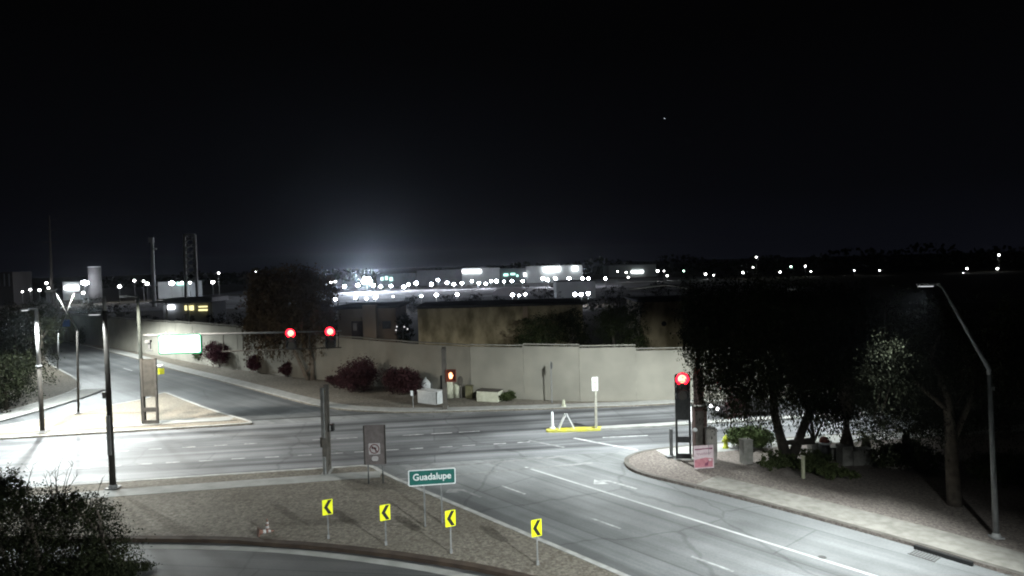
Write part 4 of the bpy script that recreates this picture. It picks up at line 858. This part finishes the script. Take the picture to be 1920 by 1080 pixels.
# trees farther off, each its own
def far_tree(lab, u, vtop, wpx, y, m=M_lf_dark, n=1600, size=None, vbot=None, group='dark trees farther off', lobes=7, name='tree'):
    c = PD(u, vtop, y); hgt = max(c.z, 2.5); k_ = y/F; base = Vector((c.x, y, -.02)); r = random.Random(seed()); W = wpx*k_/2; bl = []
    low = hgt*.28
    for i in range(lobes):
        a = r.uniform(-.75, .75); z = r.uniform(low, hgt*.9) if i else hgt*.78; rz_ = min(hgt - z, hgt*.3)*r.uniform(.8, 1.0) + .25
        bl.append((c.x + a*W*(1 - .35*z/hgt), y + r.uniform(-.5, .5)*W, z, W*r.uniform(.34, .55), W*.5, max(rz_, .6)))
    t = thing(name, lab, 'tree', base, group); C = blob_pts(bl, n, seed(), shell=.3, csize=.13); leaves('crown', m, C, size or max(.22, 2.6*k_), seed(), t)
    b = MB(); b.tube([base, base + Vector((.1, 0, hgt*.4)), base + Vector((0, .1, hgt*.75))], [.02*hgt + .06, .015*hgt + .05, .03], 7)
    for i in range(4): b.tube([base + Vector((.08, 0, hgt*.35)), Vector(bl[i][:3])], [.012*hgt + .03, .02], 5)
    b.build('trunk', M_bark, t); return t
far_tree('dark tree at the left edge above the planted corner', 25, 572, 150, 70, n=9000, lobes=14, m=M_lf_black)
far_tree('tall dark tree at the far left by the road bend', 72, 560, 105, 98, n=7000, lobes=12, m=M_lf_black)
far_tree('low dark tree filling the corner planting on the far left', 5, 648, 170, 62, n=9000, lobes=14, m=M_lf_black)
for (u, vt, w, y, n, lab) in ((165, 560, 75, 140, 1500, 'dark tree behind the wall under the white tower'), (222, 566, 70, 128, 1500, 'dark tree behind the wall by the dark near post'), (282, 590, 55, 118, 1200, 'low dark tree behind the wall left of the fuel station'), (345, 589, 70, 112, 1300, 'low dark tree in front of the fuel station forecourt'), (412, 584, 70, 106, 1500, 'dark tree behind the wall right of the fuel station'), (450, 570, 60, 100, 1500, 'dark tree behind the wall touching the mesquite crown'),
                            (640, 560, 50, 92, 1100, 'dim tree left of the tan house door'), (757, 588, 50, 76, 3500, 'dark tree between the tan house and the olive wall'), (1022, 584, 135, 70, 9000, 'dark bushy tree before the olive house wall'), (1072, 580, 80, 69, 5000, 'dark tree against the right end of the olive wall'), (1148, 566, 130, 70, 9000, 'big dark tree between the two olive house walls'), (1312, 565, 80, 68, 6000, 'dark tree right of the square olive wall')):
    far_tree(lab, u, vt, w, y, n=n, m=M_lf_dark if u in (1022, 1148) else M_lf_black)
for (u, vt, w, y, n, lab) in ((1340, 512, 130, 78, 3200, 'tall black tree behind the weeping tree, left side'), (1450, 505, 140, 84, 3200, 'tall black tree behind the weeping tree, middle'), (1560, 515, 140, 72, 3200, 'tall black tree behind the dim pole'), (1660, 530, 130, 62, 3000, 'black tree behind the pale leaves of the lamp-side tree'), (1770, 545, 140, 58, 3000, 'black tree behind the head of the slanted lamp'), (1880, 550, 130, 54, 3000, 'black tree at the right edge'),):
    far_tree(lab, u, vt, w, y, n=n, lobes=10)
for i, (u, vt, w, lab) in enumerate(((830, 553, 60, 'low tree above the left end of the olive roof'), (885, 548, 60, 'low tree above the middle of the olive roof'), (935, 556, 50, 'small tree under the three low lights'), (1020, 536, 90, 'taller grey tree before the lit warehouse wall'), (1160, 536, 80, 'dark tree right of the low floodlights'), (1230, 530, 80, 'dark tree below the white hall'), (1110, 562, 60, 'dark tree just below the low floodlights'), (770, 556, 50, 'dark tree right of the low lights row'), (590, 520, 70, 'dark tree far behind the mesquite'), (1290, 515, 80, 'dark tree right of the white hall'))):
    far_tree(lab, u, vt, w, 150 + 9*(i % 4), n=1600, m=M_lf_black, group='dark trees before the bright district')
r = np.random.default_rng(3); k_ = 5200                       # the far-off wooded skyline: one mass
xs = r.uniform(-420, 900, k_); hh = 10 + 3.5*np.sin(xs*.021) + 2.5*np.sin(xs*.083 + 1) + np.where(xs > 130, 4.5, 0); C = np.stack([xs, 640 + r.uniform(-12, 12, k_), hh*r.uniform(.02, 1, k_)], 1)
struct(leaves('treeline', M_lf_dark, C, 4.2, 5, aspect=.8), 'stuff')

# ------------------------------------------------------------------ houses behind the wall
M_house = mat('olive_stucco', (.15, .122, .068), .95, (.40, .33, .21), .7, detail=10, ramp=(.36, .64), stretch=(1.3, 1, .7))  # mottled colour holds both stain streaks and tree shadow
M_tanh = mat('tan_stucco', (.26, .19, .14), .95, (.33, .25, .18), .6, detail=8)
M_roof = mat('dark_roof', (.03, .028, .028), .9, (.045, .042, .04), 3)
M_win = mat('dark_window', (.015, .015, .018), .25, (.025, .025, .028), 2)
def wallbox(root, name, u0, u1, vt, y, m, d=7.0, z0=-.02, mi=None):
    a, c = PD(u0, vt, y), PD(u1, vt - .027*(u1 - u0), y); z = max(a.z, .5); b = MB(); b.box(((a.x + c.x)/2, y + d/2, (z + z0)/2), (c.x - a.x, d, z - z0)); return b.build(name, m, root), a.x, c.x, z
t = thing('house', 'wide olive-brown house wall with a flat dark roof edge above the sound wall', 'house', Vector((PD(930, 600, 74).x, 74, 0)))
o_, x0, x1, z = wallbox(t, 'wall', 783, 1092, 579, 74, M_house, 9); b = MB(); b.box(((x0 + x1)/2, 78.4, z + .12), (x1 - x0 + .6, 9.8, .24)); b.build('roof', M_roof, t)
b = MB(); b.box((PD(985, 588, 73.95).x, 73.95, z - .9), (.5, .09, 1.7)); b.build('downpipe', M_tanh, t)
t = thing('house', 'square olive house wall with one round dark vent', 'house', Vector((PD(1240, 600, 72).x, 72, 0)))
o_, x0, x1, z = wallbox(t, 'wall', 1199, 1330, 567, 72, M_house, 8); b = MB(); b.box(((x0 + x1)/2, 76, z + .1), (x1 - x0 + .4, 8.4, .2)); b.build('roof', M_roof, t)
c = PD(1245, 607, 71.96); b = MB(); b.tube([c, c + Vector((0, .08, 0))], .27, 14); b.build('vent', M_sblack, t); b = MB(); b.box((PD(1275, 625, 71.9).x, 71.95, PD(1275, 625, 71.9).z), (1.6, .1, .16)); b.build('ledge', M_tanh, t)
t = thing('house', 'tan house with a small door and square column left of the olive one', 'house', Vector((PD(690, 600, 80).x, 80, 0)))
o_, x0, x1, z = wallbox(t, 'wall', 632, 742, 580, 80, M_tanh, 8); b = MB(); b.box(((x0 + x1)/2, 84, z + .15), (x1 - x0 + .8, 8.8, .3)); b.build('roof', M_roof, t)
c0, c1 = PD(681, 572, 79.2), PD(705, 572, 79.2); b = MB(); b.box(((c0.x + c1.x)/2, 79.3, c0.z/2), (c1.x - c0.x, 1.2, c0.z)); b.build('column', M_tanh, t)
c = PD(670, 620, 79.9); b = MB(); b.box(c, (1.25, .16, 2.2)); dr_ = b.build('door', mat('dark_door', (.05, .03, .025), .7, (.07, .045, .035), 4), t); b = MB(); b.box(c + Vector((-.25, -.1, .45)), (.42, .05, .85)); b.build('glass', mat('pale_glass', (.3, .24, .2), .4, (.36, .29, .25), 3), dr_)
b = MB(); b.box(PD(725, 609, 79.95), (1.0, .14, .9)); wf = b.build('window', M_win, t); b = MB(); b.box(PD(725, 609, 79.92) + Vector((0, -.04, .5)), (1.3, .12, .1)); b.build('lintel', M_tanh, wf); b = MB(); b.box(PD(671, 597, 79.9), (.9, .3, .25)); b.build('porch_lamp', M_tanh, t)
p = Vector((PD(755, 620, 70).x, 70, 0)); t = thing('glint_string', 'four tiny white glints as glowing beads in the dark between the houses', 'glints', p); b = MB(); b.tube([PD(742, 613, 70), PD(750, 611, 70), PD(758, 613, 70), PD(768, 618, 70)], .02, 4); b.build('wire', M_sblack, t); b = MB(); b.tube([p, PD(755, 612, 70)], .05, 5); b.build('post', M_sblack, t)  # reflections on something dark, built as added glowing beads on a wire
for q in ((744, 612.5), (758, 613), (764, 617), (742.5, 619)): b = MB(); c = PD(*q, 69.9); b.lathe(c - Vector((0, 0, .07)), [(.03, 0), (.07, .05), (.07, .1), (.03, .15)], 8); b.build('glint_bead', emit('glint_bead', (1, 1, 1), .12), t)

# ------------------------------------------------------------------ the bright district far off
M_lot = mat('lot_concrete', (.10, .10, .104), .9, (.26, .26, .27), .035, ramp=(.42, .6))
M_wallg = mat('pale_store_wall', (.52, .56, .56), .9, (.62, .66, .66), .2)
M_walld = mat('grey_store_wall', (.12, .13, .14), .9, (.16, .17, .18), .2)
E_lamp = emit('area_lamp_glow', (.88, .90, 1.0), 18.0)
E_soft = emit('dim_lamp_glow', (.95, .97, .95), 4.0)
E_green = emit('greenish_lamp_glow', (.55, 1.0, .75), 2.0)
E_sign = emit('store_sign_glow', (.95, .97, 1.0), 1.4)
E_teal = emit('teal_window_glow', (.45, .95, .80), .28)
E_yel = emit('warm_window_glow', (1.0, .88, .40), .22)
E_flood = emit('floodlight_glow', (.78, .86, 1.0), 300.0)
sheet('parking_lot', [Vector((-150, 225, 0)), Vector((110, 225, 0)), Vector((130, 470, 0)), Vector((-170, 470, 0))], -.008, M_lot)
def sect(root, name, u0, u1, v0, v1, y, m, d=12.0, to_ground=False):
    a, c = PD(u0, v0, y), PD(u1, v0 - .027*(u1 - u0), y); zb = -.02 if to_ground else PD(u0, v1, y).z; b = MB(); b.box(((a.x + c.x)/2, y + d/2, (a.z + zb)/2), (c.x - a.x, d, a.z - zb)); return b.build(name, m, root)
t = thing('store_building', 'long far store with pale front and glowing white sign panels', 'building', Vector((PD(930, 520, 430).x, 430, 0)))
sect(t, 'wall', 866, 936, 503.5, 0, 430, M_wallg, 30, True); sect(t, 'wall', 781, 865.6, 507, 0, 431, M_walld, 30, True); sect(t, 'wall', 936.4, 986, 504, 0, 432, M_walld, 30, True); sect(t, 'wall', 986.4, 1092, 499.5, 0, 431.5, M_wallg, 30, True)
for (u0, u1, v0, v1) in ((867, 902, 507, 512), (1019, 1039, 503, 509)): sect(t, 'sign', u0, u1, v0, v1, 429.3, E_sign, .5)
for (u0, u1, v0, v1) in ((1043.5, 1050, 501, 508), (1073.5, 1083, 500, 507)): sect(t, 'lit_window', u0, u1, v0, v1, 429.6, E_sign, .4)
for (u0, u1, v0, v1, m) in ((944, 953, 513, 518, E_teal), (957, 966, 512, 516, E_teal), (968, 972, 515, 519, E_teal), (982, 986.2, 512, 518, E_sign)): sect(t, 'lit_window', u0, u1, v0, v1, 430.6, m, .4)
t = thing('office_building', 'low grey building with small teal windows right of the floodlight', 'building', Vector((PD(745, 520, 440).x, 440, 0)))
sect(t, 'wall', 706, 779, 514, 0, 440, M_walld, 20, True)
for (u0, u1, v0, v1) in ((714, 719, 520, 526), (722, 727, 518, 525), (730, 736, 520, 527)): sect(t, 'lit_window', u0, u1, v0, v1, 439.4, E_teal, .4)
t = thing('white_hall', 'pale greenish flat-roofed hall near the dark skyline', 'building', Vector((PD(1186, 505, 520).x, 520, 0)))
M_hall = mat('pale_hall_wall', (.42, .48, .46), .9, (.5, .55, .53), .1); sect(t, 'wall', 1141, 1230, 498, 0, 520, M_hall, 30, True); sect(t, 'roof', 1139, 1232, 496.6, 498.1, 519, M_walld, 32)
for u0, u1 in ((1184, 1206),): sect(t, 'lit_window', u0, u1, 508, 512, 519.4, E_sign, .4)
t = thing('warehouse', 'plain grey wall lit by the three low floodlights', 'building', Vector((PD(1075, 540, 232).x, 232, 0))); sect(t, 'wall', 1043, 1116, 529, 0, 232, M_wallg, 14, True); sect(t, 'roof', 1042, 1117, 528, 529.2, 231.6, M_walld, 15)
t = thing('shade_canopy', 'pale arched canopy over the lot left of the grey warehouse', 'canopy', Vector((PD(955, 545, 225).x, 225, 0))); b = MB(); a0, a1 = PD(922, 552, 225), PD(990, 550, 225); b.prism([(0, 0)]*0 or [(x, z) for x, z in [((a1.x - a0.x)/2*math.cos(math.pi*i/12), 2.4*math.sin(math.pi*i/12)) for i in range(13)]], 0, 9); b.v = [((a0.x + a1.x)/2 + x, 225 + z_, a0.z - .2 + y_) for x, y_, z_ in b.v]; b.build('vault', mat('pale_canvas', (.33, .32, .33), .8, (.4, .39, .4), .3), t)
for x in (a0.x + .3, a1.x - .3): b = MB(); b.tube([(x, 225.3, 0), (x, 225.3, a0.z)], .12, 6); b.build('post', M_grey, t)
# left: fuel station, white tower, mast, pylon, roofs
t = thing('fuel_station', 'small fuel station with white canopy roof and yellow lit windows', 'building', Vector((PD(350, 575, 160).x, 160, 0)))
sect(t, 'wall', 305, 397, 570, 0, 164, M_walld, 8, True); sect(t, 'canopy_roof', 308, 398, 560, 568, 158, mat('white_fascia', (.5, .52, .55), .7, (.58, .6, .62), .5), 9); sect(t, 'canopy_roof', 279, 309, 566, 568.5, 159, M_wallg, 6)
for (u0, u1, v0, v1, m) in ((311, 326, 573, 580, E_sign), (346, 354, 573, 582, E_yel), (356, 362, 573, 582, E_yel), (372, 388, 574, 576.5, E_yel), (372, 388, 580, 583, E_yel)): sect(t, 'lit_window', u0, u1, v0, v1, 163.4, m, .3)
for u in (312, 352, 392): b = MB(); c = PD(u, 566, 159); b.tube([(c.x, 159, 0), (c.x, 159, c.z)], .2, 8); b.build('post', M_wallg, t)
t = thing('white_tower', 'plain pale round tower standing above the far left lights', 'tower', Vector((PD(176, 530, 300).x, 300, 0))); c = PD(176.5, 501, 300); b = MB(); b.lathe((c.x, 300, 0), [(2.65, 0), (2.6, c.z*.5), (2.45, c.z - .3), (2.2, c.z)], 20); b.build('tower_body', mat('tower_paint', (.11, .11, .11), .9, (.15, .15, .148), .3), t, True); b = MB(); b.lathe((c.x, 300, c.z), [(2.5, 0), (2.5, .25)], 20); b.build('rim', M_wallg, t)
t = thing('antenna_mast', 'single slim pale mast left of the twin-legged pylon', 'mast', Vector((PD(287, 540, 250).x, 250, 0))); c = PD(284.5, 446, 250); d_ = PD(288, 546, 250); b = MB(); b.tube([(d_.x, 250, 0), (c.x, 250, c.z)], [.75, .55], 10); b.build('pole', mat('mast_paint', (.72, .72, .68), .8, (.8, .8, .76), .4), t, True); b = MB(); b.box((c.x, 249.6, c.z - .8), (1.7, .8, 1.8)); b.box((c.x + .9, 249.8, c.z - 4), (1.6, .4, .5)); b.build('antenna', MATS['mast_paint'], t)
t = thing('pylon', 'twin-legged lattice pylon above the fuel station', 'pylon', Vector((PD(358, 575, 170).x, 170, 0))); A0, A1, B0, B1 = PD(349, 582, 170), PD(345.5, 440, 170), PD(371, 582, 170), PD(365, 440, 170)
for q0, q1 in ((A0, A1), (B0, B1)): b = MB(); b.bar((q0.x, 170, 0), q1, .55); b.build('leg', MATS['mast_paint'], t)
b = MB()
for i in range(7):
    s0, s1 = .36 + i*.09, .36 + (i+1)*.09; b.bar(A0.lerp(A1, s0), B0.lerp(B1, s1), .3); b.bar(B0.lerp(B1, s0), A0.lerp(A1, s1), .3)
b.bar(A1, B1, .5); b.build('lattice', MATS['mast_paint'], t)
t = thing('transmission_tower', 'barely visible thin tower with cross arms at the far left sky', 'pylon', Vector((PD(97, 570, 300).x, 300, 0))); c = PD(92, 404, 300); d_ = PD(98, 560, 300); b = MB(); b.tube([(d_.x, 300, 0), (c.x, 300, c.z)], [.8, .3], 6); b.build('pole', M_dark, t); b = MB()
for f_ in (.7, .84, .95): b.bar((c.x - 3.5, 300, c.z*f_), (c.x + 3.5, 300, c.z*f_), .25)
b.build('cross_arm', M_dark, t)
t = thing('roof_building', 'low pale roofed building with lit windows left of the pylon', 'building', Vector((PD(320, 535, 330).x, 330, 0))); sect(t, 'wall', 296, 352, 529, 0, 330, M_wallg, 15, True); sect(t, 'lit_window', 331, 350, 529.5, 535, 329.4, E_teal, .3)
sect(t, 'roof', 295, 353, 528, 529.2, 329, M_walld, 17)
t = thing('shop_building', 'small far shop with a broad glowing white sign left of the white tower', 'building', Vector((PD(133, 538, 350).x, 350, 0))); sect(t, 'wall', 117, 149, 529, 0, 350, M_wallg, 12, True); sect(t, 'sign', 120, 146, 536.5, 543, 349, E_sign, .5); sect(t, 'roof', 116, 150, 528, 529.2, 349.4, M_walld, 13)
t = thing('dim_building', 'dim grey block at the left edge of the skyline', 'building', Vector((PD(10, 530, 300).x, 300, 0))); sect(t, 'wall', -20, 23, 511, 0, 300, M_roof, 12, True)
b = MB()
for u in (-12, -2, 8, 17): b.box(PD(u, 525, 299.9), (.5, .2, 5.5))
b.build('pilaster', M_walld, t)

# lamps of the far district, every one its own
LAMPN = {}
def area_lamp(u, v, y, rpx, m, lab, group, cat='lamp post', blob=(1, 1)):
    c = PD(u, v, y); r_ = rpx*y/F; t = thing('area_lamp', lab, cat, Vector((c.x, y, 0)), group)
    b = MB(); b.lathe(c - Vector((0, 0, r_*.8*blob[1])), [(r_*.3*blob[0], 0), (r_*.85*blob[0], r_*.3*blob[1]), (r_*blob[0], r_*.8*blob[1]), (r_*.8*blob[0], r_*1.3*blob[1]), (r_*.3*blob[0], r_*1.6*blob[1])], 10); b.build('lamp_globe', m, t, True)
    b = MB(); b.tube([(c.x, y, 0), (c.x, y, max(c.z - r_*.85*blob[1], .3))], .09, 6); b.build('pole', M_grey, t)
ORD = 'first second third fourth fifth sixth seventh eighth ninth tenth eleventh twelfth thirteenth fourteenth fifteenth sixteenth seventeenth eighteenth nineteenth twentieth'.split()
ORD += ['twenty-' + o for o in ORD[:9]] + ['thirtieth'] + ['thirty-' + o for o in ORD[:9]]
def lamp_row(L, y, m, text, group):
    for i, it in enumerate(sorted(L)): area_lamp(it[0], it[1], y + (i*53 % 17) - 8, it[2]*(.68 if it[0] > 1150 else 1), it[3] if len(it) > 3 else m, text % ORD[i], group)
lamp_row([(646,537,3.2),(671,535,3.2),(700,535,3.2),(714,537,2.6),(733,536,2.5),(757,538,3.2),(766,533,2.6),(780,531,3.4),(809,533,3.2),(821,525,2.6),(838,530,2.8),(851,533,2.8),(866,531,2.8),(885,527,2.3),(898,531,2.5),(911,532,2.5),(921,527,2.4),(931,527,2.9),(945,528,2.0),(960,527,2.5),(980,527,2.5),(1018,522,3.2),(1027,525,2.9),(1041,522,2.5),(1067,522,2.7),(1092,522,2.5),(1103,522,2.4),(1135,522,2.2)], 345, E_lamp, '%s white lamp from the left in the bright row before the far store', 'lamps in the bright row before the far store')
lamp_row([(629,561,2.9),(667,558,2.8),(687,560,2.4),(704,557,3.4),(737,556,1.5,E_soft),(790,555,2.2),(818,553,3.0),(857,552,2.9),(961,553,3.0),(973,554,1.9),(985,552,2.2),(1078,552,3.3),(1090,552,3.2),(1103,550,3.3)], 190, E_lamp, '%s lamp from the left in the lower row, above the house roofs', 'lamps in the lower row above the house roofs')
lamp_row([(42,547,1.6,E_soft),(57,543,2.0),(74,544,2.4),(87,531,2.4),(91,540,1.8,E_soft),(156,549,2.6),(224,537,3.0),(252,526,2.2,E_soft),(269,527,1.8),(276,532,3.0),(341,530,2.2),(356,530,2.2),(399,529,3.0),(410,512,1.8,E_soft),(437,577,2.6),(304,581,2.4),(334,581,3.2),(364,560,2.3)], 300, E_soft, '%s small light from the left among the scattered lights left of the mesquite', 'scattered lights left of the mesquite')
lamp_row([(612,534,1.8),(621,529,2.7),(629,528,1.9),(481,509,2.4)], 380, E_soft, '%s small light from the left around the top of the mesquite crown', 'lights around the mesquite crown')
lamp_row([(1158,509,1.9),(1174,511,2.4),(1178,520,2.4),(1233,508,3.3),(1245,508,1.6),(1251,517,2.4),(1282,508,2.2,E_green),(1323,514,2.8),(1338,516,1.8),(1393,511,2.6),(1412,501,1.6),(1418,482,1.9),(1463,510,2.5),(1483,500,2.5,E_green),(1510,499,2.1),(1521,509,2.2),(1602,507,1.5),(1649,507,1.5)], 400, E_soft, '%s small light from the left along the dark skyline above the right-hand trees', 'lights along the dark skyline above the right-hand trees')
lamp_row([(1782,525,1.8),(1806,513,2.8),(1813,503.6,2.5),(1818,513,1.9),(1834,513,2.6),(1870,503.6,2.6),(1873,478,2.4),(1847,654,2.3)], 400, E_soft, '%s small light from the left in the cluster above the slanted lamp arm', 'lights above the slanted lamp arm')
area_lamp(159, 530, 290, 5.0, E_lamp, 'large bright oval light beside the white tower', 'scattered lights left of the mesquite', blob=(1.3, .9))
area_lamp(322, 531, 310, 4.2, E_lamp, 'large bright light before the low roofed building', 'scattered lights left of the mesquite')
# the dazzling floodlight mast
c = PD(688, 526, 350); t = thing('floodlight_mast', 'dazzling blue-white floodlight, by far the brightest of the distant lights', 'floodlight', Vector((c.x, 350, 0)), None)
b = MB(); b.tube([(c.x, 350, 0), (c.x, 350, c.z + .5)], [.2, .12], 8); b.build('pole', M_grey, t); b = MB(); b.box(c + Vector((0, .25, 0)), (3.4, .3, .35)); b.build('cross_arm', M_grey, t)
for i, (x, z) in enumerate(((-1.7, -.6), (0, -.7), (1.7, -.6), (-1.0, 1.0), (1.0, 1.0))):
    b = MB(); q = c + Vector((x, -.1, z)); b.tube([q + Vector((0, .2, .05)), q + Vector((0, -.3, -.1))], [.4, .82], 12); b.build('floodlight', M_grey, t); b = MB(); b.tube([q + Vector((0, -.31, -.1)), q + Vector((0, -.36, -.12))], .78, 12); b.build('floodlight_lens', E_flood, t)
# a faint aircraft light high over the town
c = PD(1246, 222, 2600); t = thing('aircraft', 'tiny faint aircraft light alone in the black sky', 'aircraft', c); b = MB(); b.tube([c + Vector((-9, 0, 0)), c + Vector((-7, 0, 0)), c + Vector((7, 0, .3)), c + Vector((9, 0, .8))], [.4, 1.2, 1.2, .3], 10); b.build('fuselage', M_wallg, t, True)
b = MB(); b.prism([(-2, -11), (0, -11), (3, -1), (3, 1), (0, 11), (-2, 11), (-1, 1), (-1, -1)], -.15, .15); b.v = [tuple(c + Vector(v)) for v in b.v]; b.build('wing', M_wallg, t); b = MB(); b.box(c + Vector((7.5, 0, 2)), (2, .3, 3)); b.build('tail_fin', M_wallg, t)
b = MB(); b.lathe(c + Vector((0, -1.5, -1.6)), [(.4, 0), (.9, .6), (.4, 1.2)], 8); b.build('navigation_light', emit('navigation_light', (.8, .9, 1), .55), t)

# ------------------------------------------------------------------ the night air
hz = bpy.data.materials.new('night_air'); hz.use_nodes = True
n_, l_ = hz.node_tree.nodes, hz.node_tree.links; n_.remove(n_['Principled BSDF']); pv = n_.new('ShaderNodeVolumePrincipled')
pv.inputs['Color'].default_value = (.82, .9, 1, 1); pv.inputs['Density'].default_value = .00007; pv.inputs['Anisotropy'].default_value = .93
l_.new(pv.outputs[0], n_['Material Output'].inputs['Volume'])
b = MB(); b.box((0, 1280, 34), (2400, 2700, 70)); struct(b.build('haze', hz), 'stuff')
